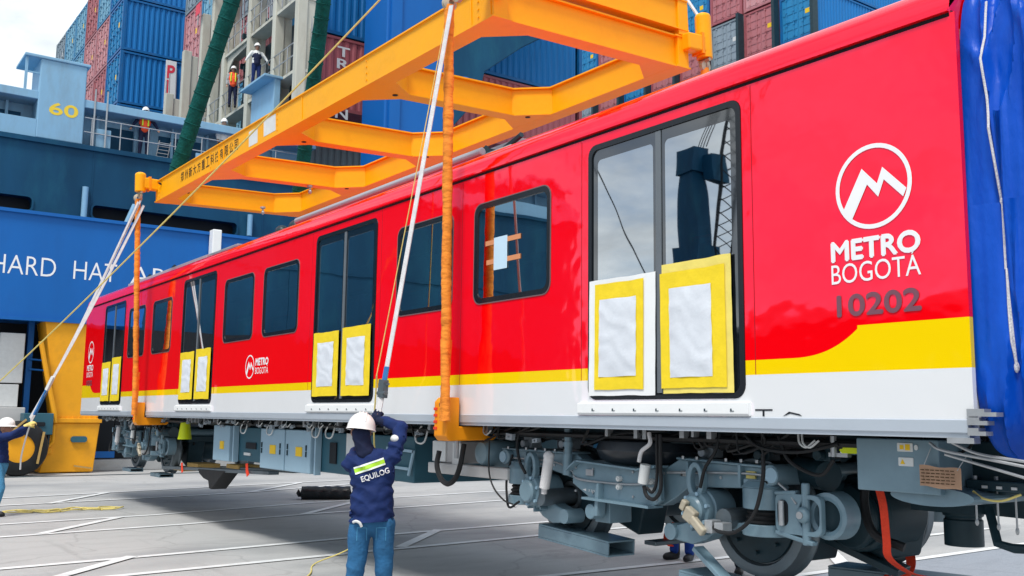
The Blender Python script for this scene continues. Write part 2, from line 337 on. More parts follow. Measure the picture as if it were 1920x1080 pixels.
    def grid(s, fn, nu, nv, m=0, smooth=True):
        vs = [fn(i / nu, j / nv) for i in range(nu + 1) for j in range(nv + 1)]
        return s.add(vs, [(i * (nv + 1) + j, (i + 1) * (nv + 1) + j, (i + 1) * (nv + 1) + j + 1, i * (nv + 1) + j + 1) for i in range(nu) for j in range(nv)], m, smooth)
    def each(s, name, mats, parent=None, bevel=0.0, seg=2):
        """every separate piece becomes an object of its own"""
        pts = {}; idx = [pts.setdefault(tuple(round(c, 5) for c in v), i) for i, v in enumerate(s.v)]; up = list(range(len(s.v)))
        def find(a):
            while up[a] != a: up[a] = up[up[a]]; a = up[a]
            return a
        for f in s.f:
            a = find(idx[f[0]])
            for q in f[1:]: up[find(idx[q])] = a
        gr = {}
        for k, f in enumerate(s.f): gr.setdefault(find(idx[f[0]]), []).append(k)
        out = []
        for ks in gr.values():
            t = MB(); mp = {}
            for k in ks:
                for q in s.f[k]:
                    if q not in mp: mp[q] = len(t.v); t.v.append(s.v[q])
                t.f.append([mp[q] for q in s.f[k]]); t.m.append(s.m[k]); t.s.append(s.s[k])
            out.append(t.build(name, mats, parent, bevel, True, seg))
        return out
    def stuff(s, name, mats, parent=None, bevel=0.0):
        """pieces too small to pick apart: one part"""
        o = s.build(name, mats, parent, bevel); o['kind'] = 'stuff'; return o
    def build(s, name, mats, parent=None, bevel=0.0, recalc=True, seg=2):
        me = bpy.data.meshes.new(name); me.from_pydata(s.v, [], s.f)
        for m in (mats if isinstance(mats, (list, tuple)) else [mats]): me.materials.append(m)
        me.polygons.foreach_set('material_index', s.m); me.polygons.foreach_set('use_smooth', s.s)
        if recalc:
            bm = bmesh.new(); bm.from_mesh(me); bmesh.ops.remove_doubles(bm, verts=bm.verts, dist=1e-5); bmesh.ops.recalc_face_normals(bm, faces=bm.faces); bm.to_mesh(me); bm.free()
        if any(s.s): me.set_sharp_from_angle(angle=radians(40))
        me.update(); return link(name, me, parent, bevel, seg)

def link(name, me, parent=None, bevel=0.0, seg=2):
    o = bpy.data.objects.new(name, me); COL.objects.link(o)
    if bevel > 0:
        md = o.modifiers.new("bevel", 'BEVEL'); md.width = bevel; md.segments = seg; md.limit_method = 'ANGLE'; md.angle_limit = radians(40)
    if parent is not None: attach(o, parent)
    return o
def attach(o, parent):
    o.parent = parent
    if 'wl' in parent: o.matrix_parent_inverse = Matrix.Translation(-Vector(parent['wl']))
def tag(o, label=None, cat=None, group=None, kind=None):
    for k, x in (('label', label), ('category', cat), ('group', group), ('kind', kind)):
        if x: o[k] = x
    return o
def thing(name, label, cat, loc=(0, 0, 0), group=None, local=False):
    """an Empty at the thing's base; parts are given in world coordinates unless local"""
    o = bpy.data.objects.new(name, None); COL.objects.link(o); o.location = loc; o.empty_display_size = 0.2
    if not local: o['wl'] = tuple(loc)
    return tag(o, label, cat, group)
def struct(o): o['kind'] = 'structure'; return o
def copy_tree(o, parent=None):
    c = o.copy(); COL.objects.link(c)
    if parent is not None: c.parent = parent
    for ch in list(o.children): copy_tree(ch, c)
    return c
def rrect(u0, u1, v0, v1, r, k=5):
    out = []
    for cu, cv, a0 in ((u1 - r, v1 - r, 0), (u0 + r, v1 - r, 90), (u0 + r, v0 + r, 180), (u1 - r, v0 + r, 270)):
        out += [(cu + r * cos(radians(a0 + 90 * i / k)), cv + r * sin(radians(a0 + 90 * i / k))) for i in range(k + 1)]
    return out
def ngon(cu, cv, ru, rv, n=20, a0=0): return [(cu + ru * cos(2 * pi * i / n + a0), cv + rv * sin(2 * pi * i / n + a0)) for i in range(n)]
def sag(p0, p1, s, n=16, wob=0.0):
    p0, p1 = Vector(p0), Vector(p1)
    return [p0.lerp(p1, i / n) - Vector((0, 0, s * 4 * (i / n) * (1 - i / n))) + Vector((noise.noise((i * .7, 1.3, s)), noise.noise((i * .7, 5.3, s)), 0)) * wob for i in range(n + 1)]
def spline(pts, n=8):
    P = [Vector(p) for p in pts]; P = [2 * P[0] - P[1]] + P + [2 * P[-1] - P[-2]]; out = []
    for i in range(1, len(P) - 2):
        for k in range(n):
            t = k / n; a, b, c, d = P[i - 1:i + 3]
            out.append(0.5 * ((2 * b) + (c - a) * t + (2 * a - 5 * b + 4 * c - d) * t * t + (3 * b - a - 3 * c + d) * t ** 3))
    return out + [P[-2]]
_tx = {}
def text_geo(body, size=1.0, bold=0.0, space=1.0):
    """flat letter faces in the XY plane, returned as verts and faces"""
    key = (body, size, bold, space)
    if key in _tx: return _tx[key]
    cu = bpy.data.curves.new("t", 'FONT'); cu.body = body; cu.size = size; cu.offset = bold; cu.space_character = space; cu.resolution_u = 4; cu.fill_mode = 'FRONT'
    ob = bpy.data.objects.new("t", cu); COL.objects.link(ob)
    me = bpy.data.meshes.new_from_object(ob.evaluated_get(bpy.context.evaluated_depsgraph_get()))
    r = ([tuple(v.co) for v in me.vertices], [list(p.vertices) for p in me.polygons])
    bpy.data.objects.remove(ob); bpy.data.curves.remove(cu); bpy.data.meshes.remove(me)
    _tx[key] = r; return r
def text_fit(mb, body, org, ux, uy, w, h, bold=0.0, space=1.0, m=0, fat=0.0):
    """letters fitted to a w by h rectangle whose lower left corner is org and whose axes are ux and uy"""
    vs, fs = text_geo(body, 1.0, bold, space)
    x0 = min(v[0] for v in vs); x1 = max(v[0] for v in vs); y0 = min(v[1] for v in vs); y1 = max(v[1] for v in vs)
    org, ux, uy = Vector(org), Vector(ux), Vector(uy)
    nr = ux.cross(uy).normalized()
    for k, (dx, dy) in enumerate(((0, 0), (1, 0), (.5, .5), (.5, -.5)) if fat else ((0, 0),)):     # heavier strokes: shifted copies a hair proud of each other
        mb.add([org + ux * ((v[0] - x0) / (x1 - x0) * (w - fat) + dx * fat) + uy * ((v[1] - y0) / (y1 - y0) * (h - abs(fat)) + dy * fat + fat * .25) + nr * (.0004 * k) for v in vs], fs, m)
    return mb
# ================================================================== ground
mb = MB(); mb.box(-33.4, 250, -250, 260, -3.0, 0.0)
struct(mb.build("quay_ground", M['ground']))
mb = MB(); mb.add([(-900, -900, -2.5), (-20, -900, -2.5), (-20, 900, -2.5), (-900, 900, -2.5)], [(0, 1, 2, 3)])
M['water'] = mat("harbour_water", (0.02, 0.05, 0.06), 0.08, bump=0.5, bscale=0.6)
struct(mb.build("water", M['water']))
mb = MB(); mb.add([(-7.82, 5.0, .004), (30, 4.2, .004), (30, 60, .004), (-8.2, 60, .004), (-7.95, 10.5, .004)], [(0, 1, 2, 3, 4)])
struct(mb.build("asphalt_lane", M['asphalt']))
def strip(mb, pts, w, z=0.008):
    P = [Vector((x, y, z)) for x, y in pts]; k = len(P); vs = []
    for i in range(k):
        t = (P[min(i + 1, k - 1)] - P[max(i - 1, 0)]).normalized(); n = Vector((-t.y, t.x, 0))
        vs += [P[i] + n * w / 2, P[i] - n * w / 2]
    mb.add(vs, [(2 * i, 2 * i + 1, 2 * i + 3, 2 * i + 2) for i in range(k - 1)])
lines = [([(-17.7, -8.5), (-18.11, -2.22), (-18.45, 0.3), (-19.40, 3.67), (-20.36, 9.53), (-21.2, 16)], .15),
         ([(-15.8, -8.5), (-16.31, -2.49), (-16.69, 0.27), (-17.26, 2.72), (-18.05, 7.88), (-19, 14)], .15),
         ([(-12.8, -9), (-13.07, -2.97), (-13.32, -0.78), (-13.7, 1.99), (-14.0, 5.71), (-14.4, 12)], .15),
         ([(-11.4, -9), (-11.86, -1.89), (-12.19, 1.23), (-12.48, 4.5), (-13.0, 12)], .15),
         ([(-9.1, -9), (-9.29, 2.3), (-9.25, 5.02), (-9.3, 12)], .14),
         ([(-21.2, -7), (-21.63, -1.53), (-22.24, 2.0), (-22.64, 3.73), (-24.22, 7.33), (-26, 13)], .15),
         ([(-23, -7), (-23.46, -1.25), (-24.39, 2.67), (-24.72, 3.63), (-25.59, 8.03), (-26.6, 14)], .14),
         ([(-7.74, 4.0), (-7.78, 7.4), (-7.86, 10.32), (-8.1, 30)], .14), ([(-6.3, -9), (-6.6, 3), (-7.0, 12)], .0001)]
lines = lines[:8]
hatch = [([(-16.40, -1.95), (-18.34, -0.28)], .15), ([(-17.22, 2.66), (-19.36, 4.90)], .15), ([(-12.02, -2.6), (-13.33, -1.40)], .16),
         ([(-12.34, 1.97), (-13.90, 3.56)], .16), ([(-21.60, -0.84), (-24.0, 0.90)], .14), ([(-22.62, 3.70), (-25.07, 6.06)], .14), ([(-9.25, 7.35), (-7.7, 5.70)], .2),
         ([(-12.0, 6.3), (-13.9, 8.2)], .16), ([(-16.6, 7.0), (-19.3, 9.0)], .15)]
for i, (l, w) in enumerate(lines + hatch):
    mb = MB(); strip(mb, l, w, 0.009 + 0.0006 * i); o = struct(mb.build("painted_line", M['line'], recalc=False))
# dark strip laid as a painted shadow line, and quay edge
mb = MB(); mb.box(-30.75, -30.55, -60, 60, -.01, .012); struct(mb.build("shadow_strip", M['gear']))
mb = MB(); mb.box(-33.38, -32.9, -60, 120, 0, .35); struct(mb.build("quay_kerb", M['ground'], bevel=.03))

# ================================================================== ship
SX = -35.0
ship = thing("container_ship", "huge dark blue container ship moored behind the train with grey blue deck side", "container ship", (SX, 20, 0))
# hull plating: strakes with openings
def holes_sheet(outer, holes):
    """triangulated sheet with holes; 2D points in, verts and faces out"""
    bm = bmesh.new()
    for loop in [outer] + holes:
        vs = [bm.verts.new((u, v, 0)) for u, v in loop]
        for i in range(len(vs)): bm.edges.new((vs[i], vs[(i + 1) % len(vs)]))
    bmesh.ops.triangle_fill(bm, edges=bm.edges[:], use_beauty=True, use_dissolve=False, normal=(0, 0, 1))
    bm.verts.index_update()
    r = ([(v.co.x, v.co.y) for v in bm.verts], [[v.index for v in f.verts] for f in bm.faces]); bm.free(); return r
ops = [(-9.6, 0.62), (2.45, 7.56), (9.3, 14.2)]
oph = [rrect(a, b, 8.36, 8.86, .16) for a, b in ops]
vs, fs = holes_sheet([(-24, -2.6), (120, -2.6), (120, 10.82), (-24, 10.82)], oph)
mb = MB(); mb.add([(SX, u, v) for u, v in vs], fs)
for h in oph:
    n = len(h); mb.add([(SX, u, v) for u, v in h] + [(SX - .5, u, v) for u, v in h], [(i, (i + 1) % n, n + (i + 1) % n, n + i) for i in range(n)])
mb.box(SX - 45, SX - .6, -23.9, 120, -2.6, 10.78); mb.box(SX - .62, SX - .0, -24, -23.9, -2.6, 10.8)
hull = mb.build("hull", M['hull'], ship)
for i, (a, b) in enumerate(ops):
    h = rrect(a - .03, b + .03, 8.33, 8.89, .18); g = rrect(a + .03, b - .03, 8.39, 8.83, .14)
    mb = MB(); mb.frame(h, g, 'yz', SX + .05, SX - .02); mb.build("opening_rim", M['hull'], hull)
    mb = MB(); mb.box(SX - .55, SX - .5, a - .2, b + .2, 8.2, 9.0); mb.build("opening_back", M['dark'], hull)
mb = MB()
for z in (4.6, 7.3): mb.box(SX, SX + .03, -24, 120, z, z + .06)
for y in np.arange(-22, 118, 6.1): mb.box(SX, SX + .012, y, y + .05, -2.5, 10.8)
mb.each("plate_seam", M['hull'], hull)
mb = MB(); mb.box(SX - .02, SX + .10, -24, 120, 10.70, 10.86); mb.build("deck_edge", M['hull'], ship)
mb = MB()
for p, h in (((SX + .1, 2.2, 8.35), 1.05), ((SX + .1, 3.6, 8.3), .7), ((SX + .1, 8.0, 8.4), .8)): mb.cyl(p, (p[0], p[1] + (.25 if h == .7 else 0), p[2] + h), .10, n=10)
mb.each("fairlead_post", M['ship_grey'], ship)
for y in (8.25, 8.75):
    mb = MB(); mb.lathe([(.22, -.05), (.30, -.05), (.30, .05), (.22, .05)], (SX + .12, y, 8.0), (1, 0, .1), 20, closed=True); mb.build("mooring_ring", M['ship_grey'], ship)
# side house along deck
mb = MB(); mb.box(SX - 2.2, SX - 1.0, -24, 10.5, 10.8, 12.35); mb.build("passage_wall", M['ship_grey'], ship)
mb = MB(); mb.box(SX - 2.25, SX - .05, -24, 10.6, 12.2, 12.48); mb.build("deck_beam", M['ship_grey'], ship, bevel=.02)
mb = MB(); mb.box(SX - .10, SX - .02, -24, .55, 10.86, 11.5); mb.box(SX - .10, SX - .02, 5.9, 10.6, 10.86, 11.25); mb.each("bulwark", M['ship_grey'], ship)
mb = MB()
for y in list(np.arange(-22, 0.6, 1.55)) + list(np.arange(2.6, 10.4, 1.3)): mb.box(SX - .9, SX - .8, y, y + .09, 10.8, 12.3)
mb.each("deck_stanchion", M['ship_grey'], ship)
mb = MB()
for y0, y1 in ((-3.2, -1.9), (-1.6, .2), (3.0, 3.9), (4.8, 6.4), (6.9, 8.3)): mb.box(SX - 1.0, SX - .97, y0, y1, 11.05, 11.9)
mb.each("passage_opening", M['hull'], ship)
vh = MB(); vh.box(SX - 1.5, SX - .0, .55, 2.02, 10.87, 13.62); vent = vh.build("vent_housing", M['ship_grey'], ship, bevel=.04)
mb = MB(); mb.box(SX - 1.7, SX + .06, .05, 2.12, 13.60, 13.70); mb.build("vent_roof", M['ship_grey'], vent, bevel=.02)
mb = MB(); text_fit(mb, "60", (SX + .006, .90, 11.74), (0, 1, 0), (0, 0, 1), .92, .44, fat=.035); mb.build("lettering", M['letter_yellow'], vent)
mb = MB(); mb.bar((SX - .1, .14, 12.4), (SX - .1, .14, 13.62), .08, .08); mb.bar((SX - .1, .14, 13.1), (SX - .1, .56, 13.1), .05, .05)
mb.build("vent_bracket", M['ship_grey'], vent)
mb = MB()
for z in (11.35, 11.85): mb.cyl((SX - .06, 2.05, z), (SX - .06, 5.9, z), .022, n=6); mb.cyl((SX - .06, 5.9, z), (SX - .06, 10.4, z + .0), .022, n=6)
for y in np.arange(2.3, 10.4, .95): mb.cyl((SX - .06, y, 10.84), (SX - .06, y, 11.87), .02, n=6)
mb.cyl((SX - .04, 2.35, 10.86), (SX - .04, 2.35, 12.9), .03, n=6); mb.cyl((SX - .04, 2.75, 10.86), (SX - .04, 2.75, 12.9), .03, n=6)
mb.build("guard_rail", M['galv'], ship)
mb = MB(); mb.box(SX - .5, SX - .1, 2.45, 2.95, 10.87, 11.55); mb.build("locker", M['ship_grey'], ship, bevel=.02)
mb = MB()
for y in (4.55, 4.95): mb.cyl((SX - .3, y, 10.85), (SX - .1, y + .05, 11.5), .02, n=6)
for k in range(5): mb.cyl((SX - .26 + .03 * k, 4.55, 10.95 + .12 * k), (SX - .26 + .03 * k, 4.98, 10.95 + .12 * k), .015, n=5)
mb.build("step_ladder", M['galv'], ship)
mb = MB(); mb.box(SX - 45, SX - 2.3, -24, 120, 10.8, 11.4); mb.build("hatch_cover", M['hull'], ship)

# lashing bridge (athwart, ahead of the container bays)
LY = 9.5
lash = MB()
for z, xa in ((12.4, -56), (14.8, -53.5), (17.7, -42.1), (20.6, -42.1)): lash.box(xa, -33.6, LY - .45, LY + .2, z - .12, z)
lb = lash.build("lashing_bridge", M['lash_beige'], ship)
cols = [(-33.75, 25), (-36.0, 25), (-38.8, 25), (-41.9, 25), (-43.6, 21.2), (-45.2, 20.8), (-47.9, 19.8), (-50.6, 18.3), (-53.3, 17.6), (-55.8, 17)]
for x, zt in cols:
    mb = MB(); mb.box(x - .17, x + .17, LY - .5, LY - .1, 12.4, zt); mb.box(x - .10, x + .10, LY - .1, LY + .25, 12.4, zt - .2); mb.build("column", M['lash_beige'], lb, bevel=.03)
for z, xs in ((12.4, (-42, -36)), (14.8, (-51, -33.9)), (17.7, (-42, -33.9))):
    mb = MB()
    for hz in (.55, 1.05): mb.cyl((xs[0], LY - .48, z + hz), (xs[1], LY - .48, z + hz), .025, n=6)
    for x in np.arange(xs[0], xs[1], .75): mb.cyl((x, LY - .48, z), (x, LY - .48, z + 1.05), .022, n=6)
    mb.build("hand_rail", M['galv'], lb)
# knee brackets with the curved openings
for xa, xb, z0, z1 in ((-41.9, -38.8, 12.4, 17.6), (-38.8, -36.0, 14.8, 20.5), (-36, -33.75, 14.8, 20.5), (-53.3, -50.6, 12.4, 14.7)):
    mb = MB(); o = [(xa, z1 - 1.0), (xb, z1 - 1.0), (xb, z1), (xa, z1)]
    mb.prism([(xa + .2, z1), (xa + .2, z1 - 1.1), (xa + .5, z1 - .55), (xa + 1.0, z1 - .28), (xb - .2, z1 - .15), (xb - .2, z1)], 'xz', LY - .35, LY - .30); mb.build("knee_plate", M['lash_beige'], lb)
mb = MB()
random.seed(3)
for xa in (-41.5, -38.4, -35.6, -53):
    for k in range(9):
        x = xa + random.uniform(0, 2.2); z = random.choice((12.5, 14.9, 17.8)); mb.cyl((x, LY + .1, z), (x + random.uniform(-.25, .25), LY + .1, z + random.uniform(1.2, 2.6)), .035, n=5)
mb.stuff("lashing_rod", M['galv'], lb)
mb = MB()
for xa in (-41.3, -38.3, -35.5):
    for k in range(14):
        x = xa + random.uniform(0, 1.9); z = random.choice((12.5, 14.9, 17.8)) + random.uniform(.1, 2.2); mb.box(x, x + .16, LY + .02, LY + .2, z, z + .22)
mb.stuff("turnbuckle", M['gear'], lb)
mb = MB(); mb.box(-56, -33.9, LY + .40, LY + .44, 12.4, 14.4); mb.build("shade_back", M['hull'], lb)
mb = MB(); mb.box(-41.7, -34.1, LY + .40, LY + .44, 14.5, 17.5); mb.build("shade_back", M['gear'], lb)  # dark sheets added for the shade in the openings behind the columns
mb = MB(); mb.box(-37.4, -35.0, LY - .75, LY - .5, 12.9, 14.70); mb.box(-37.5, -34.9, LY - 1.2, LY - .45, 14.68, 14.78); mb.each("end_platform", M['ship_grey'], lb, bevel=.02)

# ================================================================== shipping containers
CW, CH, CL = 2.82, 3.12, 12.4
ctype = {'blue': ((0.002, 0.16, 0.46), (0.02, 0.23, 0.48)), 'pale blue': ((0.05, 0.29, 0.54), (0.20, 0.42, 0.57)), 'red brown': ((0.44, 0.12, 0.145), (0.46, 0.17, 0.19)),
         'grey': ((0.25, 0.32, 0.37), (0.27, 0.34, 0.40)), 'pink red': ((0.55, 0.22, 0.25), (0.58, 0.29, 0.31))}
def container_parts(cname):
    c1, c2 = ctype[cname]
    m = mat("container_" + cname.replace(' ', '_'), c1, 0.5, var=0.14, scale=0.8, dirt_shade=0.35, dirt_shade_col=tuple(x * .55 + .02 for x in c1), stretch=(1, 1, .35))
    md = mat("container_door_" + cname.replace(' ', '_'), c2, 0.5, var=0.14, scale=1.2, dirt_shade=0.45, dirt_shade_col=tuple(x * .5 + .03 for x in c2), stretch=(1, 1, .5))
    fr = mat("container_frame_" + cname.replace(' ', '_'), tuple(x * .8 for x in c1), 0.5, var=0.15, dirt_shade=.4)
    h = CW / 2; mb = MB()
    prof = []; y = .14; p = .30
    while y < CL - .3:
        prof += [(0, y), (0, y + .09), (.05, y + .15), (.05, y + .24)]; y += p
    for sx in (-1, 1):
        vs = [(sx * (h - .03 - d), yy, z) for d, yy in prof for z in (.14, CH - .12)]
        mb.add(vs, [(2 * i, 2 * i + 1, 2 * i + 3, 2 * i + 2) for i in range(len(prof) - 1)])
    mb.box(-h + .05, h - .05, .1, CL - .05, .1, .14); mb.box(-h + .03, h - .03, .1, CL - .05, CH - .10, CH - .04); mb.box(-h + .05, h - .05, CL - .1, CL - .05, .1, CH - .1)
    shell = (mb, m)
    mb = MB()
    for sx in (-1, 1):
        for yy in (0.0, CL - .16): mb.box(sx * h - (.16 if sx > 0 else 0), sx * h + (.16 if sx < 0 else 0), yy, yy + .16, 0, CH)
        mb.box(sx * (h - .0) - (.07 if sx > 0 else 0), sx * h + (.07 if sx < 0 else 0), .16, CL - .16, .02, .16); mb.box(sx * h - (.06 if sx > 0 else 0), sx * h + (.06 if sx < 0 else 0), .16, CL - .16, CH - .13, CH - .02)
    mb.box(-h + .16, h - .16, .0, .14, .03, .17); mb.box(-h + .16, h - .16, .0, .14, CH - .16, CH - .03)
    frame = (mb, fr)
    door = []
    for sx in (-1, 1):
        a, b = sorted((sx * .012, sx * (h - .17))); mb = MB(); mb.box(a, b, .05, .10, .18, CH - .17)
        k = 5; hh = (CH - .5) / k
        for i in range(k): mb.box(a + .07, b - .07, .028, .05, .28 + i * hh, .28 + (i + .62) * hh)
        for q in (.28, .74):
            x = a + (b - a) * q; mb.cyl((x, .0, .2), (x, .0, CH - .2), .028, n=6)
            for z in (.35, 1.1, 2.0, 2.8): mb.box(x - .06, x + .06, -.03, .05, z, z + .09)
            mb.box(x - .02, x + .26, -.045, -.02, 1.35, 1.40)
        door.append((mb, md))
    plate = MB(); plate.box(h * .38, h * .62, .018, .0275, 1.55, 1.85)
    return shell, frame, door, plate
protos = {}
for cname in ctype:
    root = thing("shipping_container", None, "container", (0, -400, -50), local=True)
    sh, fr, dr, pl = container_parts(cname)
    sh[0].build("side_panel", sh[1], root); fr[0].build("corner_frame", fr[1], root)
    for d in dr: d[0].build("door", d[1], root)
    pl.build("marking_plate", M['label_yellow'] if cname != 'grey' else M['offwhite'], root)
    protos[cname] = [root, False]
def container(cname, x, y, z, label, group, sx=1.0, sy=1.0):
    """x is the outboard (right hand) edge"""
    p = protos[cname]
    if not p[1]: o = p[0]; p[1] = True
    else: o = copy_tree(p[0])
    o.location = (x - CW * sx / 2, y, z); o.scale = (sx, sy, 1); o['label'] = label; o['group'] = group
    return o
ordn = ['first', 'second', 'third', 'fourth', 'fifth', 'sixth', 'seventh', 'eighth', 'ninth', 'tenth', 'eleventh', 'twelfth', 'thirteenth', 'fourteenth', 'fifteenth']
# far left block
LB = dict(x=-56.8, y=8.1, z0=12.95, p=3.27)
pat = [['blue', 'blue', 'blue', 'blue', 'blue', 'blue'], ['red brown', 'pink red', 'red brown', 'pink red', 'pale blue', 'pink red'], ['pale blue', 'red brown', 'pink red', 'pink red', 'red brown', 'pale blue'],
       ['pale blue', 'grey', 'pale blue', 'pale blue', 'pale blue', 'grey'], ['pale blue', 'pale blue', 'grey', 'pale blue', 'pale blue', 'pale blue'], ['grey', 'pale blue', 'pale blue', 'pale blue', 'grey', 'pale blue']]
for c in range(6):
    for t in range(6 if c < 3 else 5):
        z = LB['z0'] + t * 3.16
        pos = "deck tier" if t == 0 else ("topmost" if t == (4 if c >= 3 else 5) else f"{ordn[t]} tier")
        container(pat[c][t], LB['x'] - c * LB['p'], LB['y'], z, f"{pat[c][t]} container, {pos}, {ordn[c]} column inboard from the banner, stack behind vent 60", "containers in the stack behind the vent housing", 1.14)
# middle bay behind the lashing bridge
mcols = ['red brown', 'grey', 'pale blue', 'red brown', 'grey', 'red brown']
rnd = random.Random(5)
for c in range(6):
    for t in range(0, 5):
        if c == 0 and t not in (1, 2, 3): continue
        cn = {(0, 1): 'red brown', (0, 2): 'blue', (0, 3): 'blue'}.get((c, t)) or rnd.choice(['red brown', 'pale blue', 'grey', 'pink red'] if c < 4 else ['pink red', 'pale blue', 'grey'])
        pos = 'outermost' if c == 0 else f"{ordn[c]} from the crane leg"
        lab = f"{cn} container, {ordn[t]} tier, {pos}, bay behind the lashing bridge"
        if (c, t) == (0, 1): lab = "red brown container with white vertical TRITON lettering behind the yellow spreader"
        container(cn, -35.25 - c * 2.9, 10.36, 10.84 + t * 3.16, lab, "containers behind the lashing bridge", 1.0, 1.13 if c == 0 else 1.0)
# far right bay seen over the train roof
rp = [['grey', 'blue', 'blue'], ['pink red', 'red brown', 'pink red'], ['pink red', 'grey', 'red brown'], ['grey', 'red brown', 'blue'], ['pink red', 'red brown', 'pink red'], ['grey', 'blue', 'pale blue'],
      ['pink red', 'red brown', 'red brown'], ['pink red', 'grey', 'blue'], ['grey', 'red brown', None], ['pink red', 'pink red', None], ['grey', 'grey', None], ['red brown', 'pink red', None], ['blue', 'pink red', None], ['grey', 'red brown', None], ['red brown', 'blue', None]]
for c in range(15):
    for t in range(3):
        cn = rp[c][t]
        if not cn: continue
        pos = ('low tier', 'middle tier', 'high tier')[t]
        container(cn, -36.0 - c * 2.95, 43.8, 22.3 + t * 3.2, f"{cn} container, {pos}, {ordn[c]} column inboard, stack beyond the spreader's far corner", "containers in the stack over the train roof")
    if c == 0:
        container('blue', -36.0, 43.8, 22.3 + 3 * 3.2, "blue container topping the outer column of the stack beyond the spreader", "containers in the stack over the train roof")
mb = MB(); mb.box(-80, -36.3, 44.5, 56, 10.9, 22.2); mb.build("lower_tier_mass", M['hull'], ship)
mb = MB()
for c in range(13):
    x = -36.0 - c * 2.95 + .08; mb.box(x - .14, x + .08, 43.2, 43.7, 11, 28.6)
mb.box(-72, -36, 43.1, 43.7, 21.9, 22.25); mb.each("cell_guide", M['gear'], ship)
# lettering on containers (flat print on the outboard side)
mb = MB(); X0 = -35.25 + .006
for i, ch in enumerate("TRITON"):
    text_fit(mb, ch, (X0, 11.32 + (.16 if ch == 'I' else 0), 16.30 - i * .52), (0, 1, 0), (0, 0, 1), .50 if ch != 'I' else .2, .42, bold=.02)
tri = [o for o in bpy.data.objects if o.get('label', '').startswith("red brown container with white vertical")][0]
o = mb.build("lettering", M['letter_white']); o.location = tuple(-Vector(tri.location)); o.parent = tri
sg = thing("banner", "white vertical banner with red PIL letters hung on the blue containers", "banner", (-56.6, 11, 19.5))
mb = MB(); mb.box(-56.7, -56.64, 10.62, 11.22, 18.95, 22.3); mb.build("panel", M['white'], sg)
mb = MB()
for ch, z, w in (('P', 21.2, .45), ('I', 20.3, .12), ('L', 19.3, .40)): text_fit(mb, ch, (-56.63, 10.70, z), (0, 1, .12), (0, 0, 1), w, .80, bold=.03)
mb.build("lettering", M['letter_red'], sg)
# small red flags on the lashing bridge columns
for i, (x, z, lab) in enumerate(((-45.2, 20.9, "small pink flag on the shorter lashing column"), (-43.6, 21.4, "red pennant on the taller lashing column"), (-58.3, 13.3, "small red cone standing on the deck rail by the blue containers"))):
    f = thing("flag", lab, "flag", (x, LY - .7, z)); mb = MB()
    if i == 0: mb.box(x - .3, x + .3, LY - .72, LY - .70, z - .2, z + .35)
    elif i == 1: mb.prism([(x - .3, z - .2), (x + .5, z - .1), (x + .15, z + .7)], 'xz', LY - .72, LY - .70)
    else: mb.cyl((x, LY - .7, z - .6), (x, LY - .7, z + .3), .45, .03, n=14)
    mb.build("cloth" if i < 2 else "cone", M['letter_red'], f)
    mb = MB(); mb.cyl((x, LY - .68, z - .7), (x, LY - .68, z + .3), .025, n=6); mb.build("staff", M['galv'], f)
gb = thing("net_bundle", "green net bundle slung among the containers beyond the spreader corner", "net", (-38, 30.5, 22.8))
mb = MB(); mb.ell((-38.5, 30.4, 23.3), (.7, 1.2, .5), n=18); mb.build("bundle", M['green'], gb); mb = MB(); mb.bar((-38.5, 30.4, 22), (-38.5, 30.4, 25.5), .1, .1); mb.build("hanger", M['galv'], gb)

# ================================================================== gantry crane in front of the ship
crane = thing("gantry_crane", "blue gantry crane with HARD HAT AREA beam on yellow wheeled leg", "crane", (-32.6, 5, 0))
mb = MB(); mb.box(-33.9, -31.9, -3.5, 26, 4.55, 7.75); beam = mb.build("sill_beam", M['crane_blue'], crane, bevel=.03)
mb = MB(); mb.box(-31.95, -31.82, -3.5, 26, 7.70, 7.80); mb.box(-31.95, -31.84, -3.5, 26, 4.50, 4.60); mb.each("beam_flange", M['crane_blue'], beam)
mb = MB()
for word, y0, w in (("HARD", -.86, 1.76), ("HAT", 1.40, 1.26), ("AREA", 3.08, 2.22)): text_fit(mb, word, (-31.894, y0, 5.86), (0, 1, 0), (0, 0, 1), w, .56, bold=-.008)
mb.build("lettering", M['letter_white'], beam)
mb = MB(); mb.box(-33.8, -31.9, 11.9, 14.5, 7.8, 30); mb.build("upright_leg", M['crane_blue'], crane, bevel=.05)
mb = MB(); mb.prism([(14.5, 12.6), (16.2, 14.6), (16.5, 15.8), (18.4, 17.3), (21.8, 19.5), (24, 20.2), (24, 23.6), (14.5, 23.6)], 'yz', -33.7, -32.0); mb.build("portal_beam", M['hull'], crane, bevel=.04)  # darker navy than the leg: its shade is put into the colour
mb = MB(); mb.cyl((-31.95, 15.4, 15.0), (-31.7, 15.4, 15.0), .28, n=18); mb.box(-31.98, -31.8, 12.05, 12.5, 7.9, 30); mb.build("hinge_boss", M['crane_blue'], crane)
mb = MB(); mb.box(-31.88, -31.5, 5.50, 5.80, 4.0, 7.85); mb.build("white_post", M['white'], crane, bevel=.03)
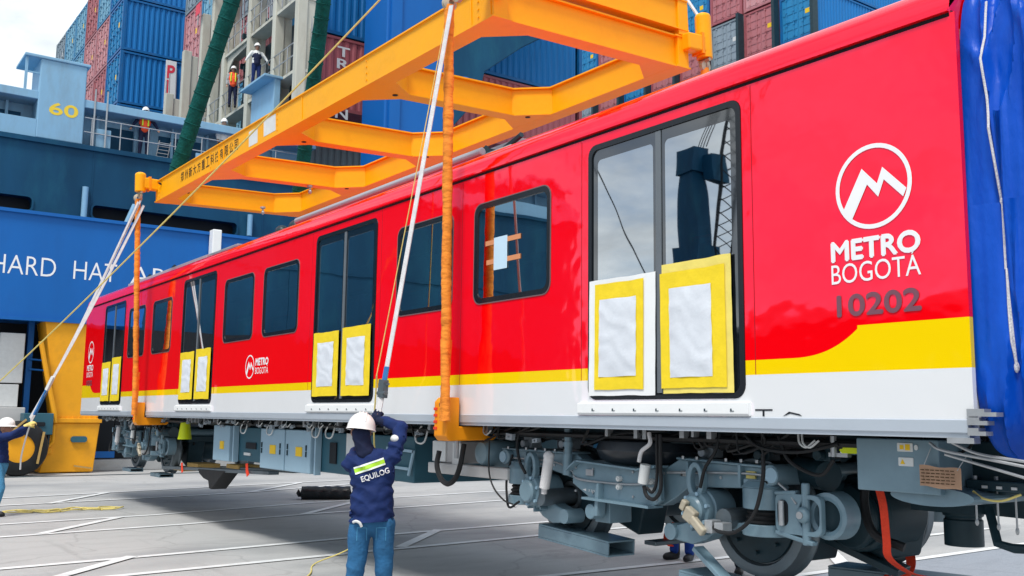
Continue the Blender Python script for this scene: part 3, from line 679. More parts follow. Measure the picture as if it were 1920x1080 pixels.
# yellow leg: tapering upper part and box foot
yl = MB()
def taper(mb, lo, hi, z0, z1, m=0):
    (a0, a1, b0, b1), (c0, c1, d0, d1) = lo, hi
    vs = [(a0, b0, z0), (a1, b0, z0), (a1, b1, z0), (a0, b1, z0), (c0, d0, z1), (c1, d0, z1), (c1, d1, z1), (c0, d1, z1)]
    return mb.add(vs, [(3, 2, 1, 0), (4, 5, 6, 7), (0, 1, 5, 4), (1, 2, 6, 5), (2, 3, 7, 6), (3, 0, 4, 7)], m)
taper(yl, (-33.2, -32.0, 1.22, 2.40), (-33.3, -31.95, .72, 3.1), 1.62, 4.54)
leg = yl.build("support_leg", M['crane_yellow'], crane, bevel=.03)
mb = MB(); mb.box(-33.4, -31.92, 1.14, 2.52, 1.50, 1.64); mb.build("flange_plate", M['crane_yellow'], leg, bevel=.015)
mb = MB()
for y in np.arange(1.22, 2.5, .16): mb.cyl((-31.99, y, 1.63), (-31.99, y, 1.68), .035, n=6)
mb.stuff("bolt", M['crane_yellow'], leg)
mb = MB(); taper(mb, (-33.3, -31.98, .86, 2.36), (-33.3, -31.98, 1.16, 2.48), .03, 1.50); foot = mb.build("leg_foot", M['crane_yellow'], leg, bevel=.03)
mb = MB(); mb.prism(rrect(1.66, 2.12, .92, 1.10, .08), 'yz', -31.97, -31.9); mb.build("foot_vent", M['teal'], leg)
mb = MB(); mb.bar((-31.93, 1.8, .22), (-31.93, 2.3, .14), .04, .05); mb.build("tow_lug", M['wood'], leg)
mb = MB(); mb.tube([(-31.8, .62, 3.9), (-31.8, .85, 2.9), (-31.8, 1.13, 1.8), (-31.8, 1.16, 1.5)], .07, 8); mb.tube([(-31.8, 1.14, 1.42), (-31.8, 1.14, .95), (-31.85, .95, .72)], .05, 8); mb.build("ladder_pipe", M['crane_yellow'], crane)
mb = MB(); mb.box(-32.6, -31.9, -.05, 1.15, .58, .76); mb.build("tie_beam", M['crane_yellow'], crane, bevel=.02)
mb = MB(); mb.box(-32.4, -31.6, .28, 1.08, 1.15, 1.78); mb.build("control_box", M['teal'], crane, bevel=.02)
mb = MB(); mb.prism(rrect(.50, .86, 1.40, 1.52, .04), 'yz', -31.59, -31.57); mb.build("control_panel", M['dark'], crane)
mb = MB()
for i in range(9): mb.box(-32.3, -31.7, .30 + i * .085, .345 + i * .085, .78, 1.13)
mb.box(-32.2, -31.8, .28, 1.06, .8, .86); mb.box(-32.2, -31.8, .28, 1.06, 1.05, 1.1); mb.build("resistor_bank", M['gear'], crane)
wh = MB(); prof = [(.40, -.24), (.62, -.26), (.74, -.20), (.78, -.10), (.78, .10), (.74, .20), (.62, .26), (.40, .24)]
wh.lathe(prof, (-31.2, .12, .78), (1, 0, 0), 32, closed=True); tyre = wh.build("tyre", M['black'], crane)
mb = MB(); mb.lathe([(.0, .22), (.44, .20), (.50, .12), (.50, -.1), (0.0, -.1)], (-31.2, .12, .78), (1, 0, 0), 28); mb.build("wheel_hub", M['crane_yellow'], tyre)
mb = MB(); mb.bar((-30.95, -.1, 1.28), (-30.95, .24, 1.6), .05, .05); mb.box(-31.1, -30.9, -.22, .04, 1.12, 1.26); mb.bar((-30.9, .72, 1.25), (-30.9, .60, .35), .09, .05); mb.build("fender_bracket", M['wood'], crane)
mb = MB()
for y in (-.62, .42, -1.8, 2.4): mb.box(-33.0, -32.75, y, y + .16, .3, 4.55)
for z in (3.1, 3.4): mb.cyl((-32.7, .5, z), (-32.4, 1.1, z - .05), .03, n=6)
mb.box(-33.1, -32.95, -4, 3.2, .4, .6); mb.each("service_frame", M['crane_blue'], crane)
mb = MB(); mb.box(-32.8, -32.45, -.38, .30, 2.66, 4.15); mb.box(-32.8, -32.45, -.38, .22, 1.95, 2.62); mb.each("cabinet", M['offwhite'], crane, bevel=.02)
mb = MB(); mb.box(-32.7, -32.2, -.55, .40, 1.0, 1.94); mb.build("cabinet", M['beige'], crane, bevel=.02)
mb = MB(); mb.box(-32.195, -32.18, -.12, .08, 1.45, 1.52); mb.build("cabinet_vent", M['dark'], crane)
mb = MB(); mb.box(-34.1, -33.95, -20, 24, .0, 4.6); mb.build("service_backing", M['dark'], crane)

# ================================================================== things behind the photographer that the paint and glass mirror
wh_ = thing("warehouse", "long dark quayside warehouse seen mirrored in the train paint", "warehouse", (-25, -82, 0))
mb = MB(); mb.box(-75, 60, -100, -78, 0, 11.2); mb.build("wall", mat("shed_wall", (0.035, 0.042, 0.05), .7, var=.3, scale=.3), wh_)
mb = MB(); mb.prism([(-100.5, 11.2), (-77.4, 11.2), (-89, 14.5)], 'yz', -75.5, 60.5); mb.build("roof", mat("shed_roof", (0.06, 0.07, 0.08), .7), wh_)
for i in range(9):
    mb = MB(); mb.box(-70 + i * 14, -63 + i * 14, -77.98, -77.85, 0, 7); mb.build("roller_door", M['hull'], wh_)
hc = thing("harbour_crane", "dark blue harbour crane tower with lattice boom mirrored in the door glass", "crane", (-77, -70, 0))
mb = MB(); taper(mb, (-64.5, -62.3, -62.6, -60.6), (-64.3, -62.5, -62.4, -60.8), 0, 27); mb.build("tower", M['hull'], hc)
mb = MB(); mb.box(-64.6, -62.2, -62.7, -60.5, 24.6, 27.0); mb.box(-62.2, -61.2, -63.6, -62.0, 24.0, 26.2); mb.box(-64.8, -62, -63.0, -60.3, 15.5, 17.6); mb.each("machinery_house", M['hull'], hc)
mb = MB(); A = Vector((-62.0, -62.7, 13.5)); B = Vector((-58.6, -65.4, 46.0))
d = (B - A).normalized(); sx_ = Vector((.75, .66, 0)) * .75; sy_ = d.cross(sx_).normalized() * .8
K = 26
for i in range(K + 1):
    c = A.lerp(B, i / K); w = 1.0 if 2 < i < K - 3 else .5
    q = [c + sx_ * a * w + sy_ * b * w for a, b in ((-1, -1), (1, -1), (1, 1), (-1, 1))]
    if i:
        for k in range(4): mb.cyl(pq[k], q[k], .09, n=5, caps=False); mb.cyl(pq[k], q[(k + 1) % 4], .05, n=5, caps=False)
    pq = q
mb.build("lattice_boom", M['dark'], hc)
mb = MB()
for k in range(4): mb.cyl((-63 + k * .4, -62, 27), (-57.6 + k * .1, -66.6, 50), .05, n=5)
mb.cyl((-72, -54, 30), (-66, -60, 12), .07, n=5); mb.each("stay_rope", M['dark'], hc)
mb = MB(); mb.box(-68, -58, -67, -57, .3, 2.6); mb.build("undercarriage", M['hull'], hc)
# ================================================================== metro car
M['frit'] = mat('door_frit', (.006, .009, .013), .03, var=.1); M['frit'].node_tree.nodes['Principled BSDF'].inputs['IOR'].default_value = 2.3; M['frit'].node_tree.nodes['Principled BSDF'].inputs['Specular IOR Level'].default_value = .5
M['trim'] = mat('window_trim', (.16, .10, .11), .35)
Z0 = 1.763
XL, XR = -23.20, -2.83
car = thing("metro_car", "red metro car with yellow stripe and white skirt hanging from slings above the quay", "train car", (-13, 1.45, 0))
doors = [(-5.145 - 5.2 * i) for i in range(4)]
wins = [(-7.60, -6.44), (-9.08, -7.98), (-12.82, -11.64), (-14.36, -13.18), (-18.06, -16.94), (-19.66, -18.55)]
def side_sheet(y, yin, m, name, parent, grow=0.0, ztop=4.10):
    holes = [rrect(a - grow, b + grow, 2.88 - grow, 3.82 + grow, .10) for a, b in wins] + [rrect(d - .80 - grow, d + .80 + grow, 1.985, 4.03 + grow, .09) for d in doors]
    vs, fs = holes_sheet([(XL, Z0 + .10), (XR, Z0 + .10), (XR, ztop), (XL, ztop)], holes)
    mb = MB(); mb.add([(u, y, v) for u, v in vs], fs)
    for h in holes:
        n = len(h); mb.add([(u, y, v) for u, v in h] + [(u, yin, v) for u, v in h], [(i, (i + 1) % n, n + (i + 1) % n, n + i) for i in range(n)])
    return mb.build(name, m, parent)
body = side_sheet(0.0, 0.07, M['livery'], "body", car)
side_sheet(2.9, 2.83, M['livery'], "far_side", car)
side_sheet(0.10, 0.09, M['lining'], "inner_lining", car, .02, 4.05); side_sheet(2.80, 2.81, M['lining'], "inner_lining", car, .02, 4.05)
# gutter, cantrail curve and roof
def roof_curve():
    pts = [(0.0, 4.135), (-.004, 4.15), (.004, 4.185)]
    for i in range(1, 9): a = radians(90 * i / 8); pts.append((.26 - .256 * cos(a), 4.185 + .20 * sin(a)))
    return pts + [(.7, 4.44), (1.45, 4.48)]
rc = roof_curve(); prof = rc + [(2.9 - y, z) for y, z in rc[::-1][1:]]
mb = MB(); n = len(prof)
mb.add([(x, y, z) for x in (XL, XR) for y, z in prof], [(i, i + 1, n + i + 1, n + i) for i in range(n - 1)], 0, True)
mb.build("roof", M['livery'], car)
mb = MB(); mb.box(XL, XR, .012, .05, 4.09, 4.14); mb.box(XL, XR, 2.85, 2.888, 4.09, 4.14); mb.build("gutter_groove", M['dark'], car)
mb = MB(); mb.box(XL, XR, -.022, .012, 4.128, 4.142); mb.build("gutter_lip", M['livery'], car)
mb = MB()
for x in (-6.03, -4.26, -9.45, -11.26, -14.66, -16.46, -19.86, -21.66, -7.82): mb.box(x - .0025, x + .0025, -.0015, .0, 2.14, 4.09)
mb.each("panel_seam", mat("seam_red", (.38, .0, .01), .5), body)
# ends: frames with the gangway opening
for X, nm in ((XR, 1), (XL, -1)):
    mb = MB(); o = [(0.0, Z0 + .10), (2.9, Z0 + .10), (2.9, 4.15), (2.64, 4.40), (.26, 4.40), (0, 4.15)]; vs, fs = holes_sheet(o, [rrect(.75, 2.15, Z0 + .3, 4.0, .1)])
    mb.add([(X - nm * .002, u, v) for u, v in vs], fs); mb.build("end_wall", M['livery'], car)
    mb = MB(); mb.box(min(X, X + nm * .03), max(X, X + nm * .03), .0, .035, Z0 + .1, 4.12); mb.build("corner_post", M['livery'], car)
# sill: aluminium extrusion
mb = MB(); mb.prism([(0.0, Z0 + .10), (-.012, Z0 + .095), (-.012, Z0 + .03), (.0, Z0 + .02), (.0, Z0), (.10, Z0), (.10, Z0 + .10)], 'yz', XL, XR); mb.prism([(2.9, Z0 + .10), (2.912, Z0 + .09), (2.912, Z0 + .03), (2.9, Z0), (2.8, Z0), (2.8, Z0 + .10)], 'yz', XL, XR)
sill = mb.build("sill", M['alu'], car)
mb = MB(); mb.box(XL + .05, XR - .05, .10, 2.8, Z0 + .02, Z0 + .22); mb.build("floor", M['gear'], car)
mb = MB(); mb.box(XL + .05, XR - .05, .12, 2.78, 4.02, 4.06); mb.build("ceiling", M['lining'], car)
mb = MB()
for x in np.arange(-22.5, -3.2, 1.3):
    for y in (.75, 2.15): mb.cyl((x, y, 1.98), (x, y, 4.02), .018, n=6)
for y in (.75, 2.15): mb.cyl((-22.8, y, 3.75), (-3.2, y, 3.75), .018, n=6)
mb.each("grab_pole", M['galv'], car)
for i in range(5):
    xa, xb = -22.6 + 5.2 * i - (0 if i else 0), 0
    x0, x1 = (doors[3 - i] + .9, doors[2 - i] - .9) if i < 3 else ((XL + .2, doors[3] - .9) if i == 3 else (doors[0] + .9, XR - .2))
    for y0, y1, yb in ((.12, .55, .12), (2.35, 2.78, 2.70)):
        mb = MB(); mb.box(x0, x1, y0, y1, 2.35, 2.43); mb.box(x0, x1, yb, yb + .08, 2.43, 2.86); mb.build("bench_seat", M['seat'], car, bevel=.02)
# roof equipment
mb = MB(); mb.box(-11.5, -7.6, .40, .58, 4.42, 4.50); mb.box(-21.5, -16.5, .40, .60, 4.42, 4.54); mb.cyl((-12.6, .34, 4.50), (-8.0, .34, 4.50), .045, n=8); mb.each("roof_duct", M['rooftop'], car, bevel=.01)
mb = MB(); mb.box(-11.8, -8.0, .8, 2.1, 4.46, 4.74); mb.box(-20, -16.2, .8, 2.1, 4.46, 4.74); mb.each("air_conditioner", M['rooftop'], car, bevel=.03)
mb = MB()
for x in (-10.6, -9.9, -8.8, -8.2, -20.8, -19.2): mb.box(x, x + .16, .44, .58, 4.50, 4.56); mb.cyl((x + .4, .46, 4.50), (x + .7, .46, 4.58), .03, n=6)
for x in (-13.5, -13.0): mb.ell((x, .5, 4.5), (.12, .10, .10), n=10, k=6)
mb.stuff("roof_fitting", M['gear'], car)
# windows
def window(a, b, y, sgn, parent):
    mb = MB(); mb.frame(rrect(a + .002, b - .002, 2.882, 3.818, .10), rrect(a + .05, b - .05, 2.93, 3.77, .07), 'xz', y - sgn * .004, y + sgn * .03)
    w = mb.build("window", M['rubber_frame'], parent)
    mb = MB(); mb.add([(u, y + sgn * .006, v) for u, v in rrect(a + .045, b - .045, 2.925, 3.775, .07)], [list(range(24))]); mb.build("pane", M['glass'], w, recalc=False)
    mb = MB(); mb.frame(rrect(a - .008, b + .008, 2.872, 3.828, .108), rrect(a + .002, b - .002, 2.882, 3.818, .10), 'xz', y - sgn * .007, y + sgn * .01); mb.build("window_trim", M['trim'], w)
    return w
wobj = []
for a, b in wins: wobj.append(window(a, b, 0.0, 1, car)); window(a, b, 2.9, -1, car)
for i, (a, b) in enumerate(wins):   # upper hopper bar
    mb = MB(); mb.box(a + .05, b - .05, .008, .028, 3.46, 3.49); mb.build("window_bar", M['rubber_frame'], wobj[i])
# doors
M['seal'] = mat('door_seal', (.13, .15, .17), .35)
def door(c, y, sgn, parent):
    mb = MB(); mb.frame(rrect(c - .798, c + .798, 1.987, 4.028, .09), rrect(c - .755, c + .755, 2.02, 3.985, .07), 'xz', y - sgn * .006, y + sgn * .05)
    d = mb.build("door", M['rubber_frame'], parent)
    for s in (-1, 1):
        a, b = sorted((c + s * .006, c + s * .752))
        mb = MB(); mb.frame(rrect(a, b, 2.022, 3.983, .03), rrect(a + .055, b - .055, 2.16, 3.90, .04), 'xz', y + sgn * .006, y + sgn * .045)
        mb.build("door_leaf", M['frit'], d)
        mb = MB(); mb.add([(u, y + sgn * .008, v) for u, v in rrect(a + .03, b - .03, 2.13, 3.93, .04)], [list(range(24))]); mb.build("pane", M['glass'], d, recalc=False)
    mb = MB(); mb.box(c - .028, c + .028, min(y - sgn * .002, y + sgn * .04), max(y - sgn * .002, y + sgn * .04), 2.03, 3.98); mb.build("door_seal", M['seal'], d)
    return d
for c in doors: door(c, 0.0, 1, car); door(c, 2.9, -1, car)
# threshold plates below the doors with their bolts
for c in doors:
    mb = MB(); mb.prism([(-.03, 1.955), (0, 1.965), (0, 1.875), (-.018, 1.87), (-.03, 1.885)], 'yz', c - .90, c + .84); th = mb.build("door_step", M['white'], car)
    mb = MB()
    for k in range(7): mb.box(c - .72 + k * .235, c - .71 + k * .235, -.034, -.03, 1.90, 1.918); mb.box(c - .722 + k * .235, c - .69 + k * .235, -.0335, -.03, 1.900, 1.904)
    mb.stuff("step_mark", M['gear'], th)
# logos and lettering
def ring(mb, cx, cz, r, w, n=48):
    mb.add([(cx + q * cos(2 * pi * i / n), -.004, cz + q * sin(2 * pi * i / n)) for q in (r, r - w) for i in range(n)], [(i, (i + 1) % n, n + (i + 1) % n, n + i) for i in range(n)])
def emblem(mb, cx, cz, r):
    ring(mb, cx, cz, r, .105 * r)
    P = lambda u, v: (cx + u * r, -.0045, cz + v * r)
    # mountain-shaped M: broad left slope, two peaks, slim right slope
    o = [(-.80, -.46), (-.27, .46), (.12, .04), (.27, .40), (.86, -.20), (.77, -.38), (.30, .10), (.14, -.28), (-.14, .06), (-.60, -.76)]
    mb.add([P(u, v) for u, v in o], [(0, 1, 8, 9), (1, 2, 7, 8), (2, 3, 6, 7), (3, 4, 5, 6)])
mb = MB(); emblem(mb, -3.352, 3.225, .255); mb.build('emblem', M['letter_white'], body)
mb = MB(); text_fit(mb, "METRO", (-3.655, -.004, 2.80), (1, 0, 0), (0, 0, 1), .595, .132, fat=.014)
mb.build('lettering', M['letter_white'], body); mb = MB(); text_fit(mb, "BOGOTÁ", (-3.655, -.004, 2.665), (1, 0, 0), (0, 0, 1), .59, .15)
mb.build("lettering", M['letter_white'], body)
mb = MB(); text_fit(mb, "10202", (-3.625, -.004, 2.465), (1, 0, 0), (0, 0, 1), .555, .135, fat=.011); mb.build("lettering", M['letter_grey'], body)
mb = MB(); emblem(mb, -13.21, 2.49, .165); mb.build('emblem', M['letter_white'], body); mb = MB(); text_fit(mb, "METRO", (-13.0, -.004, 2.50), (1, 0, 0), (0, 0, 1), .46, .105, fat=.012); text_fit(mb, "BOGOTÁ", (-13.0, -.004, 2.385), (1, 0, 0), (0, 0, 1), .46, .11)
mb.build("lettering", M['letter_white'], body)
mb = MB(); emblem(mb, -22.60, 3.12, .24); mb.build('emblem', M['letter_white'], body); mb = MB(); text_fit(mb, "METRO", (-22.87, -.004, 2.72), (1, 0, 0), (0, 0, 1), .55, .13, fat=.012); text_fit(mb, "BOGOTÁ", (-22.87, -.004, 2.58), (1, 0, 0), (0, 0, 1), .55, .14)
mb.build("lettering", M['letter_white'], body)
mb = MB(); text_fit(mb, "10202", (-22.85, -.004, 2.40), (1, 0, 0), (0, 0, 1), .5, .12, fat=.01); mb.build("lettering", M['letter_grey'], body)
mb = MB(); mb.box(-4.27, -4.13, -.003, -.001, 1.905, 1.915); mb.box(-4.21, -4.195, -.003, -.001, 1.87, 1.905); mb.add([(-4.05, -.003, 1.87), (-4.0, -.003, 1.90), (-3.92, -.003, 1.885), (-3.90, -.003, 1.872), (-3.99, -.003, 1.888)], [(0, 1, 2, 3, 4)])
mb.build("jacking_mark", M['dark'], body)
# sill end castings
mb = MB()
for z, w in ((1.90, .16), (1.855, .11), (1.80, .10)): mb.prism([(XR, z - .022), (XR + w, z - .022), (XR + w, z + .0), (XR + w * .6, z + .0), (XR + w * .6, z + .018), (XR, z + .018)], 'xz', -.02, .05)
mb.box(XR - .12, XR + .03, -.015, .05, 1.735, 1.765); mb.each("sill_end", M['galv'], car)

# ---- underframe
mb = MB(); mb.box(XL + .4, XR - .5, .45, 2.45, 1.66, Z0 + .02); mb.build("underframe", M['gear'], car)
random.seed(11)
mb = MB()
for k in range(70):
    x = random.uniform(-22.5, -3.3); y = random.uniform(.25, .9); mb.tube(spline([(x, y, 1.76), (x + random.uniform(-.1, .1), y, 1.76 - random.uniform(.05, .14)), (x + random.uniform(.1, .5), y + .03, 1.72), (x + random.uniform(.5, .9), y, 1.76)], 4), random.uniform(.009, .02), 5)
for k in range(60):
    x = random.uniform(-9.2, -3.3); y = random.uniform(.25, .8)
    if -6.75 < x < -5.0: continue
    mb.tube(spline([(x, y, 1.76), (x + random.uniform(-.05, .05), y, 1.70 - random.uniform(.0, .10)), (x + random.uniform(.05, .25), y + .03, 1.68), (x + random.uniform(.2, .5), y, 1.76)], 4), random.uniform(.006, .013), 5)
for y in (.3, .42, .55, .7): mb.cyl((-22.8, y, 1.70 - (y - .3) * .1), (-3.2, y, 1.70 - (y - .3) * .1), .022, n=6)
mb.stuff("cable_run", M['black'], car)
mb = MB()
for k in range(46):
    x = random.uniform(-22.5, -4.6); mb.box(x, x + random.uniform(.02, .05), .24, .3, random.uniform(1.68, 1.72), 1.765)
mb.stuff("pipe_bracket", M['galv'], car)
mb = MB(); rj = random.Random(33)
for k in range(46):
    x = rj.uniform(-22.3, -3.9); z = rj.uniform(1.64, 1.73)
    if -6.6 < x < -5.2: continue
    mb.obox((x, .26, z), (rj.uniform(.03, .12), .04, rj.uniform(.02, .06)), (0, rj.uniform(-.3, .3), 0)); mb.cyl((x, .24, z), (x, .30, z), .01, n=6)
mb.stuff("junction_box", M['rooftop'], car)
mb = MB()
for k in range(22):
    x = rj.uniform(-22, -4)
    if -6.6 < x < -5.2: continue
    mb.tube(spline([(x, .25, 1.755), (x + .02, .235, 1.70), (x + .07, .235, 1.675), (x + .13, .25, 1.72)], 4), .007, 5)
mb.stuff("cable_end", M['offwhite'], car)
def pbox(name, x0, x1, y0, y1, z0, z1, m, bevel=.012, parent=car): mb = MB(); mb.box(x0, x1, y0, y1, z0, z1); return mb.build(name, m, parent, bevel=bevel)
# equipment cases between the bogies (end faces look towards the camera, teal sides face the quay)
e1 = pbox("equipment_case", -13.50, -9.35, .42, 2.4, 1.12, 1.62, M['teal'])
for xa, xb in ((-13.46, -12.62), (-12.58, -11.78)):
    p = pbox("case_door", xa, xb, .30, .41, 1.09, 1.64, M['boxgrey'])
for x in (-13.0, -12.12):
    mb = MB(); mb.box(x - .10, x + .10, .292, .299, 1.30, 1.42); mb.build("warning_label", M['label_yellow'], e1)
mb = MB()
for x in (-13.4, -12.75, -12.5, -11.9):
    for z in (1.30, 1.38): mb.box(x, x + .02, .285, .30, z, z + .07)
mb.each("door_latch", M['gear'], e1)
mb = MB(); mb.box(-11.72, -11.68, .33, .41, 1.08, 1.68); mb.build("case_rib", M['boxgrey'], e1)
mb = MB(); mb.box(-11.42, -11.24, .40, .418, 1.24, 1.50); mb.build("vent_slot", M['dark'], e1)
mb = MB(); mb.box(-10.95, -10.55, .395, .418, 1.30, 1.62); mb.build("notice_plate", M['offwhite'], e1)
mb = MB(); mb.bar((-9.9, .38, 1.48), (-9.3, .38, 1.46), .02, .03); mb.bar((-9.3, .38, 1.47), (-9.4, .38, 1.20), .02, .03); mb.bar((-9.9, .38, 1.28), (-9.4, .38, 1.27), .02, .03); mb.build("bracket_arm", M['boxgrey'], e1)
e2 = pbox("equipment_case", -15.40, -13.62, .42, 2.4, 1.14, 1.64, M['teal'])
pbox("case_door", -15.42, -14.72, .30, .41, 1.12, 1.66, M['boxgrey'])
mb = MB(); mb.box(-15.1, -14.93, .292, .299, 1.30, 1.42); mb.build("warning_label", M['label_yellow'], e2)
mb = MB(); mb.box(-14.65, -14.6, .33, .41, 1.12, 1.66); mb.build("case_rib", M['boxgrey'], e2)
mb = MB(); mb.box(-14.3, -13.9, .405, .418, 1.33, 1.42); mb.build("vent_slot", M['dark'], e2)
mb = MB(); mb.box(-14.35, -14.1, .40, .417, 1.23, 1.27); mb.build("notice_plate", M['offwhite'], e2)
e3 = pbox("small_case", -8.76, -8.25, .30, .75, 1.38, 1.60, M['beige'])
mb = MB(); mb.box(-8.75, -8.50, .285, .30, 1.39, 1.59); mb.box(-8.37, -8.22, .285, .30, 1.37, 1.58); mb.each("case_lid", M['offwhite'], e3)
pbox("support_rail", -8.80, -7.40, .26, .40, 1.27, 1.375, M['beige'])
mb = MB(); mb.lathe([(0, -.02), (.10, .0), (.135, .06), (.135, .62), (.10, .68), (0, .70)], (-7.86, .28, 1.50), (0, 1, 0), 20); mb.build("air_tank", M['bogie'], car)
mb = MB(); mb.tube(spline([(-8.45, .18, 1.50), (-8.44, .15, 1.36), (-8.36, .15, 1.235), (-8.23, .15, 1.19), (-8.10, .15, 1.25), (-8.03, .16, 1.38), (-8.03, .2, 1.58)], 6), .026, 8); mb.build("hose", M['black'], car)
mb = MB(); mb.tube(spline([(-7.60, .2, 1.62), (-7.60, .2, 1.35), (-7.52, .2, 1.2), (-7.36, .2, 1.10), (-7.25, .22, 1.07)], 6), .008, 6); mb.build("thin_cable", M['black'], car)
mb = MB(); mb.cyl((-8.10, .16, 1.62), (-8.10, .16, 1.44), .022, n=8); mb.build("hose_clamp", M['galv'], car)
for xa in (-13.1, -11.6, -11.2, -14.1, -9.0):
    mb = MB(); mb.tube(spline([(xa, .3, 1.74), (xa - .09, .28, 1.65), (xa - .05, .27, 1.57), (xa + .10, .27, 1.575), (xa + .14, .3, 1.74)], 6), .010, 7); mb.build("looped_hose", M['offwhite'], car)
mb = MB(); mb.cyl((-16.85, .3, 1.40), (-16.85, .3, 1.68), .115, .075, n=16); mb.build("lime_cover", M['lime'], car)
# right-hand cabinet with stickers, coupler gear and connectors
c1 = pbox("end_cabinet", -3.70, -3.16, .25, 1.5, 1.433, 1.745, M['bogie'], .008)
mb = MB(); mb.prism(rrect(-3.418, -3.317, 1.672, 1.722, .006), 'xz', .2445, .249); mb.prism(rrect(-3.413, -3.317, 1.588, 1.638, .006), 'xz', .2445, .249); mb.prism(ngon(-3.297, 1.698, .012, .016, 12), 'xz', .2445, .249); mb.each("sticker", M['offwhite'], c1)
mb = MB(); mb.box(-3.40, -3.375, .2425, .2445, 1.685, 1.71); mb.box(-3.365, -3.335, .2425, .2445, 1.68, 1.715); mb.prism([(-3.40, 1.60), (-3.37, 1.60), (-3.385, 1.628)], 'xz', .2425, .2445); mb.each("warning_sign", M['label_yellow'], c1)
mb = MB(); mb.prism(ngon(-3.25, 1.42, .26, .055, 24), 'xz', .3, 1.2); mb.build("cabinet_pan", M['bogie'], c1)
mb = MB()
for i, x in enumerate((-3.12, -3.02, -2.94, -2.85, -2.78, -2.70, -2.62)):
    y = .55 + .05 * i; mb.cyl((x, y, 1.50), (x, y, 1.28 - .02 * (i % 3)), .006, n=5); mb.cyl((x, y, 1.50), (x, y, 1.54), .013, n=6); mb.ell((x, y, 1.275 - .02 * (i % 3)), (.012, .008, .022), n=8, k=5)
mb.each("hanging_connector", M['galv'], car)
mb = MB(); mb.box(-3.2, -2.3, .6, 2.2, 1.44, 1.74); mb.box(-3.15, -2.2, .5, .62, 1.46, 1.52); mb.build("headstock", M['gear'], car, bevel=.01)
mb = MB()
for k in range(10): mb.box(-3.05 + k * .085, -3.02 + k * .085, .49, .505, 1.475, 1.49)
mb.stuff("terminal_tag", M['offwhite'], car)
mb = MB()
for p in ([(-3.15, .15, 1.73), (-3.05, .12, 1.69), (-2.7, .10, 1.64), (-2.2, .10, 1.56)], [(-3.0, .12, 1.735), (-2.85, .11, 1.68), (-2.6, .1, 1.65), (-2.2, .1, 1.60)], [(-3.05, .13, 1.67), (-2.75, .12, 1.60), (-2.45, .12, 1.53), (-2.2, .12, 1.49)]): mb.tube(spline(p, 5), .009, 6)
mb.each("conduit", M['galv'], car)
mb = MB(); mb.tube(spline([(-3.05, .4, 1.46), (-2.98, .38, 1.425), (-2.88, .38, 1.42), (-2.78, .4, 1.46)], 6), .007, 6); mb.build("earth_wire", M['rope_yellow'], car)
cp = MB(); cp.lathe([(0, 0), (.125, 0), (.125, .17), (.115, .18), (.115, .19), (.13, .20), (.13, .24), (0, .24)], (-3.72, 1.45, 1.02), (0, 0, 1), 24); cp = cp.build("coupler_pot", M['gear'], car)
mb = MB(); mb.box(-3.95, -3.5, 1.2, 1.7, 1.25, 1.45); mb.bar((-3.6, 1.4, 1.32), (-2.4, 1.4, 1.30), .16, .14); mb.tube([(-3.4, 1.2, 1.3), (-3.3, 1.1, 1.1), (-3.2, 1.1, 1.08), (-2.6, 1.1, 1.12)], .03, 8); mb.cyl((-2.62, 1.0, 1.0), (-2.62, 1.0, 1.4), .07, n=12); mb.build("coupler", M['gear'], car)
